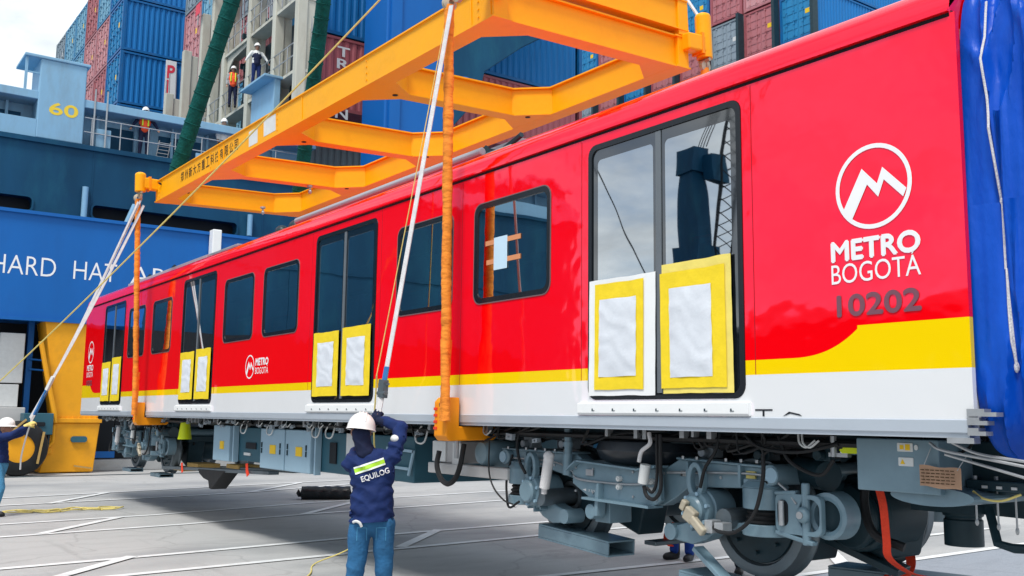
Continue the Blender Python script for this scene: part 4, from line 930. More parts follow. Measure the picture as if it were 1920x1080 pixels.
# ================================================================== bogies
M['air'] = mat('air_spring_rubber', (.012, .018, .026), .32, var=.3, scale=5, spec=.5)
def make_bogie(xc):
    X = lambda v: xc + v
    mb = MB()
    out = [(-1.66, 1.545), (-.62, 1.535), (-.50, 1.475), (.46, 1.475), (.60, 1.545), (1.50, 1.515), (1.50, 1.385), (1.18, 1.365), (.70, 1.345), (.55, 1.25), (.42, 1.185), (-.44, 1.195), (-.66, 1.33), (-1.05, 1.40), (-1.66, 1.41)]
    for ya, yb in ((.40, .52), (2.38, 2.50)): mb.prism([(X(u), v) for u, v in out], 'xz', ya, yb)
    for y0, y1 in ((.36, .56), (2.34, 2.54)):
        for (u0, v0), (u1, v1) in (((-1.68, 1.55), (-.62, 1.543)), ((-.5, 1.482), (.46, 1.482)), ((.60, 1.552), (1.52, 1.525))): mb.bar((X(u0), (y0 + y1) / 2, v0), (X(u1), (y0 + y1) / 2, v1), y1 - y0, .018)
    mb.box(X(-.42), X(.42), .52, 2.38, 1.20, 1.46)
    for u in (-1.60, 1.50): mb.cyl((X(u), .34, 1.475), (X(u), 2.56, 1.475), .072, n=16)
    bg = mb.build("bogie", M['bogie'], car, bevel=.008)
    # outer centre panel with flanges and drop brackets
    mb = MB(); mb.prism([(X(-.55), 1.43), (X(-.43), 1.485), (X(.0), 1.465), (X(.30), 1.45), (X(.48), 1.475), (X(.50), 1.23), (X(.42), 1.185), (X(-.34), 1.20), (X(-.55), 1.30)], 'xz', .30, .345); mb.build("side_panel", M['bogie'], bg, bevel=.006)
    mb = MB(); mb.bar((X(-.34), .30, 1.195), (X(.44), .30, 1.18), .16, .018); mb.bar((X(-.44), .30, 1.49), (X(.3), .30, 1.455), .14, .014); mb.bar((X(.3), .30, 1.455), (X(.5), .30, 1.485), .14, .014); mb.bar((X(-.56), .30, 1.41), (X(-.43), .30, 1.495), .14, .014); mb.build("panel_flange", M['bogie'], bg)
    mb = MB()
    for u in (.05, .42):
        for v in (1.37, 1.305): mb.cyl((X(u), .265, v), (X(u), .31, v), .022, n=8); mb.cyl((X(u), .255, v), (X(u), .27, v), .011, n=8)
    mb.each("bolt", M['offwhite'], bg)
    mb = MB(); mb.prism([(X(-.21), 1.06), (X(-.17), 1.06), (X(-.155), 1.30), (X(-.165), 1.325), (X(-.185), 1.31), (X(-.20), 1.2)], 'xz', .24, .33); mb.cyl((X(-.27), .25, 1.09), (X(-.27), .40, 1.09), .062, n=16); mb.box(X(-.33), X(-.15), .36, .6, 1.0, 1.19); mb.build("drop_bracket", M['bogie'], bg, bevel=.006)
    mb = MB(); text_fit(mb, "◄ 230", (X(-.42), .2985, 1.245), (1, 0, -.02), (0, 0, 1), .16, .022); mb.build("lettering", M['offwhite'], bg)
    # small hardware: bolts, pipes with clips, gussets, plates
    mb = MB(); rb = random.Random(21)
    for k in range(22):
        u = -1.55 + k * .14
        if -.66 < u < .62: continue
        mb.cyl((X(u), .345, 1.55), (X(u), .345, 1.572), .011, n=6)
    for u in (-.50, -.28, .2, .36, .46):
        for v in (1.24, 1.43): mb.cyl((X(u), .288, v), (X(u), .302, v), .010, n=6)
    for u in np.linspace(-1.5, 1.4, 16): mb.cyl((X(u), .392, 1.43), (X(u), .402, 1.43), .012, n=6)
    mb.stuff("small_bolt", M['galv'], bg)
    for pts, rad, mm in (([(-1.55, .37, 1.47), (-.9, .37, 1.46), (-.6, .33, 1.40), (-.45, .285, 1.34), (.1, .285, 1.33), (.45, .285, 1.36)], .009, 'galv'), ([(.5, .37, 1.44), (.9, .37, 1.46), (1.4, .37, 1.47), (1.6, .36, 1.40), (1.72, .34, 1.3)], .009, 'galv'),
                         ([(-1.3, .30, 1.74), (-1.32, .28, 1.6), (-1.25, .26, 1.45), (-1.15, .25, 1.35)], .014, 'black'), ([(1.1, .30, 1.74), (1.08, .27, 1.62), (1.0, .25, 1.5), (.95, .25, 1.36)], .013, 'black'),
                         ([(-1.2, .22, 1.10), (-1.35, .22, 1.04), (-1.42, .24, 1.16), (-1.5, .3, 1.3), (-1.5, .36, 1.5)], .011, 'black'), ([(1.62, .3, 1.74), (1.72, .28, 1.58), (1.95, .28, 1.5), (2.05, .3, 1.6)], .013, 'black'), ([(1.35, .28, 1.74), (1.5, .26, 1.66), (1.8, .26, 1.64), (2.1, .28, 1.70)], .012, 'black')):
        mb = MB(); mb.tube(spline([(X(a_), b_, c_) for a_, b_, c_ in pts], 6), rad, 7); mb.build("brake_pipe", M[mm], bg)
    for u, v, w_, h_ in ((-.36, 1.40, .09, .05), (.62, 1.44, .06, .04), (-1.30, 1.48, .06, .035)):
        mb = MB(); mb.box(X(u), X(u + w_), .283 if abs(u) < .5 else .392, .289 if abs(u) < .5 else .399, v - h_ / 2, v + h_ / 2); mb.build("maker_plate", M['galv'], bg)
    for u in (-1.30, -.75, .72, 1.22):
        mb = MB(); mb.prism([(X(u - .012), 1.53), (X(u + .012), 1.53), (X(u + .012), 1.38), (X(u - .012), 1.38)], 'xz', .355, .40); mb.build("gusset", M['bogie'], bg)
    for u, z in ((-1.52, 1.60), (-.95, 1.61), (.72, 1.60), (1.25, 1.60), (1.75, 1.62)):
        mb = MB(); mb.box(X(u), X(u + .12), .50, .62, z - .04, z + .10); mb.cyl((X(u + .06), .5, z), (X(u + .06), .44, z), .035, n=10); mb.build("valve_block", M['rooftop'] if u < 1 else M['gear'], bg, bevel=.006)
    for u in (-1.62, 1.52):
        mb = MB(); mb.cyl((X(u), .33, 1.475), (X(u), .345, 1.475), .052, n=16); mb.build("tube_cap", M['boxgrey'], bg)
    # wheels, axles
    for u in (-1.0, 1.12):
        mb = MB(); mb.cyl((X(u), .3, 1.15), (X(u), 2.6, 1.15), .075, n=14); mb.build("axle", M['steel'], bg)
        for y, sg in ((.655, 1), (2.245, -1)):
            mb = MB(); mb.lathe([(.09, 0), (.13, -.01), (.14, .02), (.33, .035), (.345, .0), (.385, -.005), (.418, .0), (.425, .10), (.435, .115), (.452, .125), (.452, .14), (.43, .15), (.36, .145), (.34, .11), (.13, .10), (.09, .13)], (X(u), y, 1.15), (0, sg, 0), 40)
            w = mb.build("wheel", M['steel'], bg)
            mb = MB(); mb.lathe([(.15, .012), (.32, .018), (.325, .03), (.15, .03)], (X(u), y - sg * .012, 1.15), (0, sg, 0), 36)
            for k in range(8): a = k * pi / 4; mb.cyl((X(u) + .25 * cos(a), y - sg * .03, 1.15 + .25 * sin(a)), (X(u) + .25 * cos(a), y + sg * .01, 1.15 + .25 * sin(a)), .014, n=6)
            # brake disc fastened to the wheel: same steel, so it joins the wheel mesh data
            d = mb.build("brake_disc", M['gear'], bg)
    # axle boxes with lifting eyes, arms, springs on both sides
    for ya, sg in ((.44, -1), (2.46, 1)):
        for u, k in ((-1.14, -1), (.86, 1)):
            yo = ya + sg * .10
            mb = MB(); mb.lathe([(0, .20), (.085, .20), (.10, .185), (.10, .15), (.125, .145), (.135, .12), (.135, .09), (.15, .085), (.15, -.12), (0, -.12)], (X(u), ya, 1.195), (0, sg, 0), 28); ab = mb.build("axle_box", M['bogie'], bg)
            mb = MB()
            for q in range(6): a = q * pi / 3 + .3; mb.cyl((X(u) + .118 * cos(a), ya + sg * .13, 1.195 + .118 * sin(a)), (X(u) + .118 * cos(a), ya + sg * .165, 1.195 + .118 * sin(a)), .015, n=6)
            mb.stuff("cover_bolt", M['boxgrey'], bg)
            mb = MB(); mb.frame([(X(u) + .082 * cos(t) - .01, 1.40 + .135 * sin(t)) for t in np.linspace(0, 2 * pi, 28, endpoint=False)], [(X(u) + .042 * cos(t) - .01, 1.405 + .092 * sin(t)) for t in np.linspace(0, 2 * pi, 28, endpoint=False)], 'xz', yo - sg * .01, yo + sg * .045); mb.build("lifting_eye", M['bogie'], bg, bevel=.008)
            mb = MB()
            for q in range(5): a = pi * .15 + q * pi * .35 / 2; mb.obox((X(u) + .158 * cos(a + pi), ya + sg * .02, 1.195 + .158 * sin(a + pi)), (.05, .16, .018), (0, -(a + pi), 0))
            mb.stuff("casting_rib", M['bogie'], bg)
            # swing arm to the inner pivot
            s = 1 if k < 0 else -1
            mb = MB(); mb.prism([(X(u) - .17 * s, 1.17), (X(u) - .13 * s, 1.08), (X(u) + .02 * s, .97), (X(u) + .16 * s, .925), (X(u) + .33 * s, .94), (X(u) + .40 * s, 1.00), (X(u) + .32 * s, 1.05), (X(u) + .18 * s, 1.09), (X(u) + .14 * s, 1.2), (X(u) - .1 * s, 1.26)], 'xz', ya + sg * .02, ya - sg * .12); mb.build("swing_arm", M['bogie'], bg, bevel=.012)
            mb = MB(); mb.cyl((X(u) + .36 * s, ya + sg * .05, 1.0), (X(u) + .36 * s, ya - sg * .14, 1.0), .062, n=16); mb.build("pivot_bush", M['bogie'], bg)
            # primary spring
            us = u + .52 * k if k > 0 else u - .26
            mb = MB(); mb.cyl((X(us), ya, 1.24), (X(us), ya, 1.385), .155, n=26); mb.cyl((X(us), ya, 1.385), (X(us), ya, 1.43), .165, .12, n=26); mb.box(X(us) - .11, X(us) + .11, ya - .1, ya + .1, 1.38, 1.44); sp = mb.build("spring_cup", M['bogie'], bg, bevel=.006)
            mb = MB(); mb.lathe([(.06, 0), (.13, 0), (.145, .02), (.125, .035), (.14, .055), (.118, .07), (.13, .09), (.11, .11), (.06, .11)], (X(us), ya, 1.13), (0, 0, 1), 22); mb.build("rubber_spring", M['black'], bg)
            mb = MB(); mb.cyl((X(us), ya, 1.06), (X(us), ya, 1.14), .16, n=26); mb.box(min(X(us), X(u)), max(X(us), X(u)), ya - .07, ya + .07, 1.075, 1.13); mb.build("spring_seat", M['bogie'], bg, bevel=.006)
    # small plate on the spring cup, sensors, sleeves
    mb = MB(); mb.box(X(1.26), X(1.34), .382, .398, 1.44, 1.49); mb.build("type_plate", M['rope_yellow'], bg)
    mb = MB(); mb.obox((X(.90), .20, 1.165), (.10, .06, .10), (0, .5, 0)); mb.obox((X(.98), .19, 1.10), (.15, .05, .06), (0, .7, 0)); mb.obox((X(.83), .21, 1.23), (.05, .05, .08), (0, .5, 0)); mb.build("clamp", M['copper'], bg, bevel=.012)
    mb = MB(); mb.cyl((X(-.80), .24, 1.50), (X(-.86), .24, 1.24), .045, n=12); mb.ell((X(-.80), .24, 1.515), (.05, .05, .045), n=12, k=6); mb.cyl((X(-.86), .24, 1.24), (X(-.865), .24, 1.19), .025, n=8); mb.build("wrapped_damper", M['webbing'], bg)
    mb = MB(); mb.cyl((X(-.66), .34, 1.75), (X(-.66), .34, 1.52), .034, n=14); mb.cyl((X(-.66), .34, 1.54), (X(-.67), .34, 1.36), .042, n=14); mb.cyl((X(-.66), .34, 1.60), (X(-.66), .34, 1.64), .044, n=14); mb.build("vertical_damper", M['bogie'], bg)
    mb = MB(); mb.tube(spline([(X(.50), .18, 1.74), (X(.52), .17, 1.66), (X(.44), .16, 1.60), (X(.41), .16, 1.52)], 6), .016, 8); mb.build("wrapped_cable", M['webbing'], bg)
    mb = MB(); mb.cyl((X(.44), .20, 1.50), (X(.41), .20, 1.36), .04, n=12); mb.build("connector_sleeve", M['offwhite'], bg)
    mb = MB(); mb.tube(spline([(X(.60), .2, 1.73), (X(.60), .2, 1.5), (X(.60), .2, 1.33), (X(.53), .2, 1.25), (X(.45), .2, 1.27), (X(.42), .2, 1.34)], 6), .015, 8); mb.tube(spline([(X(.56), .2, 1.73), (X(.56), .2, 1.4), (X(.51), .2, 1.30), (X(.45), .2, 1.33)], 6), .012, 8); mb.each("hose", M['black'], bg)
    mb = MB(); mb.tube(spline([(X(1.55), .22, 1.62), (X(1.56), .2, 1.45), (X(1.48), .2, 1.22), (X(1.32), .2, 1.09), (X(1.18), .2, 1.075), (X(1.10), .22, 1.10)], 6), .014, 8); mb.each("hose", M['black'], bg)
    mb = MB(); mb.box(X(1.03), X(1.10), .2, .3, 1.055, 1.145); mb.box(X(1.12), X(1.20), .2, .3, 1.075, 1.135); mb.each("sensor_block", M['galv'], bg, bevel=.006)
    # air springs
    for y in (.76, 2.14):
        mb = MB(); mb.lathe([(.30, -.14), (.42, -.135), (.51, -.09), (.545, -.015), (.52, .055), (.44, .085), (.30, .09)], (X(.05), y, 1.605), (0, 0, 1), 36, closed=True); mb.build("air_spring", M['air'], bg)
        mb = MB(); mb.cyl((X(.05), y, 1.69), (X(.05), y, 1.72), .44, n=32); mb.cyl((X(.05), y, 1.40), (X(.05), y, 1.48), .30, n=24); mb.each("spring_plate", M['rooftop'], bg)
    # drive units between the wheels
    mb = MB()
    for u in (-.75, 1.05):
        mb.cyl((X(u), .95, 1.22), (X(u), 1.95, 1.22), .27, n=20); mb.obox((X(u + .18), 1.1, 1.15), (.42, .30, .52), (0, .3, 0))
    mb.box(X(-1.6), X(1.6), .9, 2.0, 1.30, 1.42); mb.build("drive_motor", M['gear'], bg, bevel=.02)
    mb = MB(); mb.lathe([(.10, -.02), (.26, -.02), (.30, .02), (.30, .05), (.14, .06)], (X(.95), .95, 1.50), (0, -1, .2), 28); mb.build("motor_casing", M['gear'], bg)
    mb = MB()
    for y0 in (1.0, 1.5):
        for u in (-1.3, -.4, .6, 1.2): mb.tube(spline([(X(u), y0, 1.7), (X(u + .1), y0 - .1, 1.5), (X(u + .3), y0, 1.42), (X(u + .4), y0, 1.25)], 4), .02, 6)
    mb.each("hose", M['black'], bg)
    # traction yoke with round drum, outboard of the far axle
    for u, s in ((1.66, 1),):
        mb = MB(); yy = .42
        body_ = ngon(X(u + .22), 1.235, .15, .15, 28)
        mb.lathe([(.10, -.02), (.125, -.03), (.15, -.02), (.155, .12), (.10, .14)], (X(u + .25), yy, 1.235), (0, 1, 0), 30, closed=True)
        mb.build("brake_drum", M['bogie'], bg)
        mb = MB(); mb.cyl((X(u + .25), yy + .03, 1.235), (X(u + .25), yy + .12, 1.235), .11, n=26); mb.build("drum_web", M['gear'], bg)
        mb = MB()
        o = rrect(X(u - .12), X(u + .25), 1.10, 1.365, .05); i_ = rrect(X(u - .085), X(u + .02), 1.14, 1.325, .05)
        mb.frame(o, rrect(X(u + .075), X(u + .235), 1.13, 1.335, .07), 'xz', yy - .08, yy - .03)
        mb.bar((X(u - .12), yy - .055, 1.105), (X(u + .18), yy - .055, 1.055), .06, .03); mb.bar((X(u - .12), yy - .055, 1.36), (X(u + .05), yy - .055, 1.375), .06, .025)
        mb.cyl((X(u + .12), yy - .06, 1.44), (X(u + .12), yy - .06, 1.04), .028, n=12)
        mb.ell((X(u + .12), yy - .09, 1.235), (.05, .04, .055), n=14, k=8); mb.build("brake_yoke", M['bogie'], bg, bevel=.01)
        mb = MB(); mb.prism(rrect(X(u - .095), X(u - .01), 1.15, 1.32, .04), 'xz', yy - .084, yy - .079); mb.build("yoke_opening", M['dark'], bg)
        mb = MB(); mb.cyl((X(u - .05), yy - .10, 1.155), (X(u - .05), yy - .10, 1.315), .02, n=10); mb.cyl((X(u + .12), yy - .135, 1.235), (X(u + .12), yy - .12, 1.235), .024, n=12); mb.each("yoke_pin", M['galv'], bg)
        mb = MB(); mb.cyl((X(u - .18), .7, 1.50), (X(u + .16), .55, 1.48), .10, n=18); mb.build("actuator", M['gear'], bg)
    return bg
bogie1 = make_bogie(-5.95)
bogie2 = make_bogie(-20.1)
# extra cased pieces near the right end wheel
mb = MB(); mb.obox((-4.32, 1.45, 1.17), (.42, .45, .50), (0, .25, 0)); mb.cyl((-4.32, 1.1, 1.2), (-4.32, 1.6, 1.2), .27, n=24); mb.lathe([(.0, -.02), (.20, 0), (.24, .1), (.0, .14)], (-4.30, 1.12, 1.18), (-.2, -1, 0), 24); mb.build("gear_case", M['gear'], car, bevel=.03)
mb = MB(); mb.tube(spline([(-3.98, .75, 1.5), (-3.98, .72, 1.3), (-3.9, .7, 1.12), (-3.72, .75, 1.05)], 6), .03, 8); mb.build("hose", M['black'], car)
mb = MB(); mb.prism([(-3.86, 1.665), (-3.80, 1.70), (-3.72, 1.70), (-3.70, 1.67), (-3.74, 1.645), (-3.84, 1.645)], 'xz', .3, .36); mb.build("cock_handle", M['lime'], car)
mb = MB(); mb.cyl((-3.9, .3, 1.75), (-3.9, .3, 1.62), .02, n=8); mb.box(-3.94, -3.80, .30, .34, 1.62, 1.645); mb.build("cock_stem", M['galv'], car)
# ================================================================== yellow spreader frame
FR = Matrix.Translation((-12.838, 1.44, 5.743)) @ Euler((.037, -.011, .026)).to_matrix().to_4x4()
def FW(p): return FR @ Vector(p)
sp = thing("spreader_frame", "yellow orange ladder shaped lifting frame hung above the metro car", "lifting frame", local=True); sp.matrix_world = FR
L2, W2, FH = 5.21, 1.40, .38
def plan_beam(mb, x, half, ext, y0, y1, z0, z1, ch=.42):
    pl = [(x - half - ext, y0), (x + half + ext, y0), (x + half, y0 + ch), (x + half, y1 - ch), (x + half + ext, y1), (x - half - ext, y1), (x - half, y1 - ch), (x - half, y0 + ch)]
    mb.prism(pl, 'xy', z0, z1)
for s in (-1, 1):
    mb = MB(); a, b = sorted((s * W2, s * (W2 - .17))); mb.box(-L2, L2, a, b, .018, FH - .018); sb = mb.build("side_beam", M['frame_yellow'], sp, bevel=.004)
    a, b = sorted((s * (W2 + .022), s * (W2 - .215))); mb = MB(); mb.box(-L2 - .01, L2 + .01, a, b, 0, .018); mb.box(-L2 - .01, L2 + .01, a, b, FH - .018, FH); mb.each("flange", M['frame_yellow'], sb)
    mb = MB()
    for x in (-L2 + .06, -2.1, -1.9, .9, L2 - .38, L2 - .05): mb.box(x - .008, x + .008, s * (W2 + .001) - .009, s * (W2 + .001) + .009, .018, FH - .018)
    mb.each("stiffener", M['frame_yellow'], sb)
for i in range(5):
    x = -5.10 + 2.55 * i; e0, e1 = (.30, .30)
    mb = MB(); y0, y1 = -W2 + .17, W2 - .17
    lo, hi = (0 if i == 0 else .34), (0 if i == 4 else .34)
    def pl(half, lo, hi, yy0, yy1, ch=.42): return [(x - half - lo, yy0), (x + half + hi, yy0), (x + half, yy0 + ch), (x + half, yy1 - ch), (x + half + hi, yy1), (x - half - lo, yy1), (x - half, yy1 - ch), (x - half, yy0 + ch)]
    mb.prism(pl(.06, lo, hi, y0, y1), 'xy', .02, FH - .02); cb = mb.build("cross_beam", M['frame_yellow'], sp, bevel=.004)
    mb = MB(); mb.prism(pl(.105, lo, hi, y0 + .002, y1 - .002), 'xy', .001, .02); mb.prism(pl(.105, lo, hi, y0 + .002, y1 - .002), 'xy', FH - .02, FH - .001); mb.each("flange", M['frame_yellow'], cb)
    mb = MB(); xx = x + .06 + (.19 if i < 4 else .0)
    if i in (0, 4):
        for y in (-1.0, 1.0): mb.prism([(x + .06 if i == 0 else x - .06, y), ((x + .06 if i == 0 else x - .06) + (.2 if i == 0 else -.2), y * 1.2), (x + .06 if i == 0 else x - .06, y * 1.2)], 'xy', .17, .185)
        mb.each("rib", M['frame_yellow'], cb)
mb = MB()
for x, y, z in ((-4.9, -W2 - .024, .29), (-4.2, -W2 + .24, .02), (-2.55, -.95, .02), (0, -.95, .0), (2.55, -.95, 0), (-2.4, 1.0, 0), (.2, 1.0, 0), (2.7, 1.0, 0), (4.7, 1.19, .27), (4.9, 1.19, .33)): mb.cyl((x, y, z - .006), (x, y + (.006 if z > .2 else 0), z + .004), .035, n=10)
mb.stuff("drain_hole", M['dark'], sp)
for x, y in ((-2.5, .35), (-4.6, .4)):
    mb = MB(); mb.cyl((x, y, -.03), (x, y, -.10), .02, n=10); mb.ell((x, y, -.11), (.04, .03, .04), n=12, k=6); mb.cyl((x, y, 0), (x, y, -.03), .05, n=10); mb.build("shackle", M['galv'], sp)
mb = MB()
for s in (-1, 1):
    for z in (.022, FH - .022): mb.cyl((-L2, s * (W2 + .003), z), (L2, s * (W2 + .003), z), .006, n=5)
mb.stuff("weld_bead", M['frame_yellow'], sp)
mb = MB()
for x in (-5.0, -2.45, .1, 2.65, 4.95):
    for z in (.08, .16, .24, .31): mb.cyl((x, -W2 - .012, z), (x, -W2 + .01, z), .011, n=6)
mb.stuff("rivet", M['frame_yellow'], sp)
# raised end beam over the end nearest the camera, on corner posts
mb = MB(); mb.box(5.04, 5.20, -W2 + .02, W2 - .02, .46, .80); ub = mb.build("raised_end_beam", M['frame_yellow'], sp, bevel=.004)
mb = MB(); mb.box(4.98, 5.235, -W2, W2, .445, .46); mb.box(4.98, 5.235, -W2, W2, .80, .815); mb.each("flange", M['frame_yellow'], ub)
for s in (-1, 1):
    a, b_ = sorted((s * (W2 + .004), s * (W2 - .16))); mb = MB(); mb.box(4.90, 5.225, a, b_, .385, .81); mb.build("corner_post", M['frame_yellow'], sp, bevel=.006)
for sx, x in ((-1, -5.16), (1, 5.24)):
    for s in (-1, 1):
        yb = s * W2; ye = s * (W2 + (.27 if sx < 0 else .42) if s < 0 else W2 + .22)
        mb = MB(); mb.bar((x, yb - s * .1, .30), (x, ye, .32), .16, .20); lg = mb.build("lug_arm", M['frame_yellow'], sp, bevel=.02)
        up_ = .20 if (sx > 0 and s > 0) else 0.0
        mb = MB(); mb.cyl((x, ye + s * .02, .16), (x, ye + s * .02, .47 + up_), .095, n=18); mb.ell((x, ye + s * .02, .47 + up_), (.095, .095, .05), n=18, k=6); mb.build("lug_head", M['frame_yellow'], lg, bevel=.006)
        mb = MB(); mb.cyl((x - .08, ye + s * .02, .14), (x + .08, ye + s * .02, .14), .022, n=10); mb.lathe([(.035, -.02), (.06, -.02), (.06, .02), (.035, .02)], (x, ye + s * .02, .09), (0, 1, 0), 14, closed=True); mb.build("pin_shackle", M['copper'], lg)
        mb = MB(); mb.box(x - .085, x + .085, yb + s * .14 - .02, yb + s * .14 + .02, .19, .44); mb.build("collar", M['red_strap'] if False else M['hook_orange'], lg)
mb = MB()
for i, (c, w, h) in enumerate(zip("郑州新大方重工科技有限公司", [1] * 13, [1] * 13)):
    try: text_fit(mb, c, (-3.86 + i * .20, -W2 - .002, .11 + .001 * i), (1, 0, 0), (0, 0, 1), .15, .17, bold=.012)
    except Exception: pass
if mb.v: mb.build("lettering", M['letter_dark'], sp)
mb = MB(); mb.box(-.90, -.58, -W2 - .003, -W2 - .001, .06, .29); mb.box(-.36, .05, -W2 - .003, -W2 - .001, .09, .33); mb.each("notice_sheet", M['offwhite'], sp)

# ================================================================== slings, hooks
HOOK = Vector((-12.84, 1.44, 16.0))
for (l, lab) in (((-4.4, -1.3, .4), "green netted lifting sling rising from the near side of the yellow frame"), ((-4.95, 1.3, .4), "green netted lifting sling rising from the far side of the yellow frame")):
    a = FW(l); g = thing("lifting_sling", lab, "sling", a, group="green slings up to the crane hook")
    P = [a.lerp(HOOK, t) for t in np.linspace(0, .97, 40)]
    mb = MB(); mb.tube(P, [.135 + .012 * noise.noise((i * .8, l[1], 0)) for i in range(40)], 14); s_ = mb.build("sling_body", M['green'], g)
    mb = MB()
    for i in range(0, 40, 1):
        d = (HOOK - a).normalized(); mb.lathe([(.142, -.012), (.150, 0), (.142, .012)], P[i] + d * .1, d, 12)
    mb.build("binding", M['green'], s_)
    mb = MB(); mb.cyl(a - Vector((0, 0, .12)), a + (HOOK - a).normalized() * .12, .07, n=10); mb.build("shackle", M['galv'], g)
def orange_sling(x, y, ztop, zbot, ytop, lab, split):
    g = thing("round_sling", lab, "sling", (x, y, zbot), group="orange round slings down to the hooks")
    n = 120; random.seed(int(abs(x) * 10 + y)); rr = []; P = []
    for i in range(n + 1):
        t = i / n; z = zbot + .42 + (ztop - zbot - .42) * t
        P.append((x + (.008 * noise.noise((z * 2, y, 1))), y + (ytop - y) * t + .006 * noise.noise((z * 2, y, 9)), z)); rr.append(.049 * (1 + .20 * noise.noise((z * 13, x, y)) + .03 * sin(z * 70)))
    mb = MB(); mb.tube(P, rr, 12); b = mb.build("sleeve", M['sling_orange'], g)
    for dx, dy in ((-.05, .02), (.05, -.02)):
        mb = MB(); Q = [(x + dx * (1 - t) ** .7, y + dy, zbot + .02 + .75 * t) for t in np.linspace(0, 1, 16)]; mb.tube(Q, [.042 * (1 + .15 * noise.noise((q[2] * 14, dx, x))) for q in Q], 10); mb.build("loop", M['sling_orange'], g)
    mb = MB(); mb.lathe([(.030, -.04), (.075, -.02), (.075, .02), (.03, .04)], (x, ytop, ztop + .02), (1, 0, 0), 14, closed=True); mb.build("end_link", M['copper'], g)
    return g
def hook(x, side, lab):
    g = thing("lifting_hook", lab, "hook", (x, 0 if side > 0 else 2.9, 1.62), group="orange hooks under the car sill")
    Y = (lambda v: v) if side > 0 else (lambda v: 2.9 - v)
    mb = MB(); mb.prism([(Y(-.17), 1.98), (Y(-.13), 2.02), (Y(-.025), 2.02), (Y(-.025), 1.752), (Y(.38), 1.752), (Y(.40), 1.73), (Y(.40), 1.65), (Y(.37), 1.625), (Y(-.13), 1.615), (Y(-.17), 1.66)], 'yz', x - .12, x + .10); h = mb.build("bracket", M['hook_orange'], g, bevel=.012)
    mb = MB(); mb.cyl((x + .04, Y(-.175), 1.95), (x + .04, Y(-.155), 1.95), .042, n=18); mb.cyl((x + .04, Y(-.20), 1.95), (x + .04, Y(-.17), 1.95), .026, n=6); mb.cyl((x + .10, Y(.32), 1.69), (x + .115, Y(.32), 1.69), .035, n=14); mb.each("bolt", M['gear'], h)
    mb = MB()
    for k in range(4): mb.box(x - .12, x - .06, Y(-.176) if side > 0 else Y(-.17), Y(-.17) if side > 0 else Y(-.176), 1.72 + k * .06, 1.745 + k * .06)
    mb.stuff("painted_mark", M['red_strap'], h)
for x, nm in ((-7.87, "bogie"), (-18.24, "crane leg")):
    xr = -7.66 if nm == "bogie" else -18.1
    hook(x, 1, f"orange lifting hook under the near sill by the {'yellow crane leg' if nm == 'crane leg' else 'man in navy'}")
    hook(x, -1, f"orange lifting hook under the far sill by the {'yellow crane leg' if nm == 'crane leg' else 'man in navy'}")
    fx = 5.24 if nm == "bogie" else -5.16
    tN, tF = FW((fx, -W2 - (.29 if fx < 0 else .44), .05)), FW((fx, W2 + .24, .05))
    orange_sling(xr if nm == "crane leg" else -7.72, -.22, tN.z, 1.78, tN.y, f"orange fabric sling on the near side of the car by the {'yellow crane leg' if nm == 'crane leg' else 'man in navy'}", 1)
    orange_sling(tF.x, 3.10, tF.z, 1.78, tF.y, f"orange fabric sling behind the car opposite the {'yellow crane leg' if nm == 'crane leg' else 'man in navy'}", 1)
# white webbing strap with ratchet held by the worker, and straps at the left
st = thing("ratchet_strap", "white webbing tie strap with ratchet and blue end above the worker in navy", "strap", (-7.9, -.45, 1.9))
HAND = Vector((-7.86, -.83, 1.85)); a = FW((5.16, -W2 - .47, .02)); b = HAND.lerp(a, .075)
mb = MB(); mb.ribbon([a.lerp(b, t) for t in np.linspace(0, 1, 20)], .052, .008, (1, .3, 0)); mb.build("webbing", M['webbing'], st)
d = (b - a).normalized()
mb = MB(); mb.obox(b + d * .06, (.10, .05, .16), (0, .12, 0)); mb.bar(b + d * .02 - Vector((.09, 0, 0)), b + d * .02 + Vector((.09, 0, 0)), .02, .02); mb.cyl(b + d * .1 - Vector((.07, 0, 0)), b + d * .1 + Vector((.07, 0, 0)), .022, n=10); mb.build("ratchet", M['steel'], st)
mb = MB(); mb.ribbon([b - d * .02, b - d * .14], .06, .01, (1, .3, 0)); mb.build("blue_end", M['web_blue'], st)
mb = MB(); mb.ribbon([b - d * .14, HAND - d * .03], .06, .008, (1, .3, 0)); mb.build("webbing_tail", M['webbing'], st)
LW = Vector((-19.32, -1.66, 1.66))        # gloves of the left worker
tl = FW((-5.16, -W2 - .28, .02))
st2 = thing("ratchet_strap", "bundle of white webbing straps pulled down by the worker in light jeans", "strap", (LW.x, LW.y, 1.6))
for k, (da, db, w) in enumerate((((0, -.04, -.05), (-.12, .02, 0.0), .035), ((0, .0, -.02), (-.06, .0, .03), .035), ((0, .06, -.1), (.0, -.02, .06), .05))):
    p0, p1 = tl + Vector(da), LW + Vector(db); mb = MB(); mb.ribbon([p0.lerp(p1, t) - Vector((0, 0, .10 * sin(pi * t))) for t in np.linspace(0, 1, 18)], w, .008, (.7, .7, 0)); mb.build("webbing", M['webbing'], st2)
p1 = tl.lerp(LW, .85)
mb = MB(); mb.bar(tl.lerp(LW, .80), tl.lerp(LW, .86), .06, .05); mb.build("ratchet", M['offwhite'], st2)
mb = MB(); mb.bar(tl.lerp(LW, .86), tl.lerp(LW, .97), .065, .03); mb.build("blue_end", M['web_blue'], st2)
mb = MB(); mb.tube(spline([LW, LW + Vector((-.05, -.05, -.25)), LW + Vector((-.10, -.1, -.6)), LW + Vector((-.12, -.1, -.85))], 5), .015, 6); mb.build("tail", M['offwhite'], st2)
def rope(name, lab, pts, r, m, n=None):
    t = thing(name, lab, "rope", tuple(pts[-1])); mb = MB(); mb.tube(pts, r, 6); mb.build("line", m, t); return t
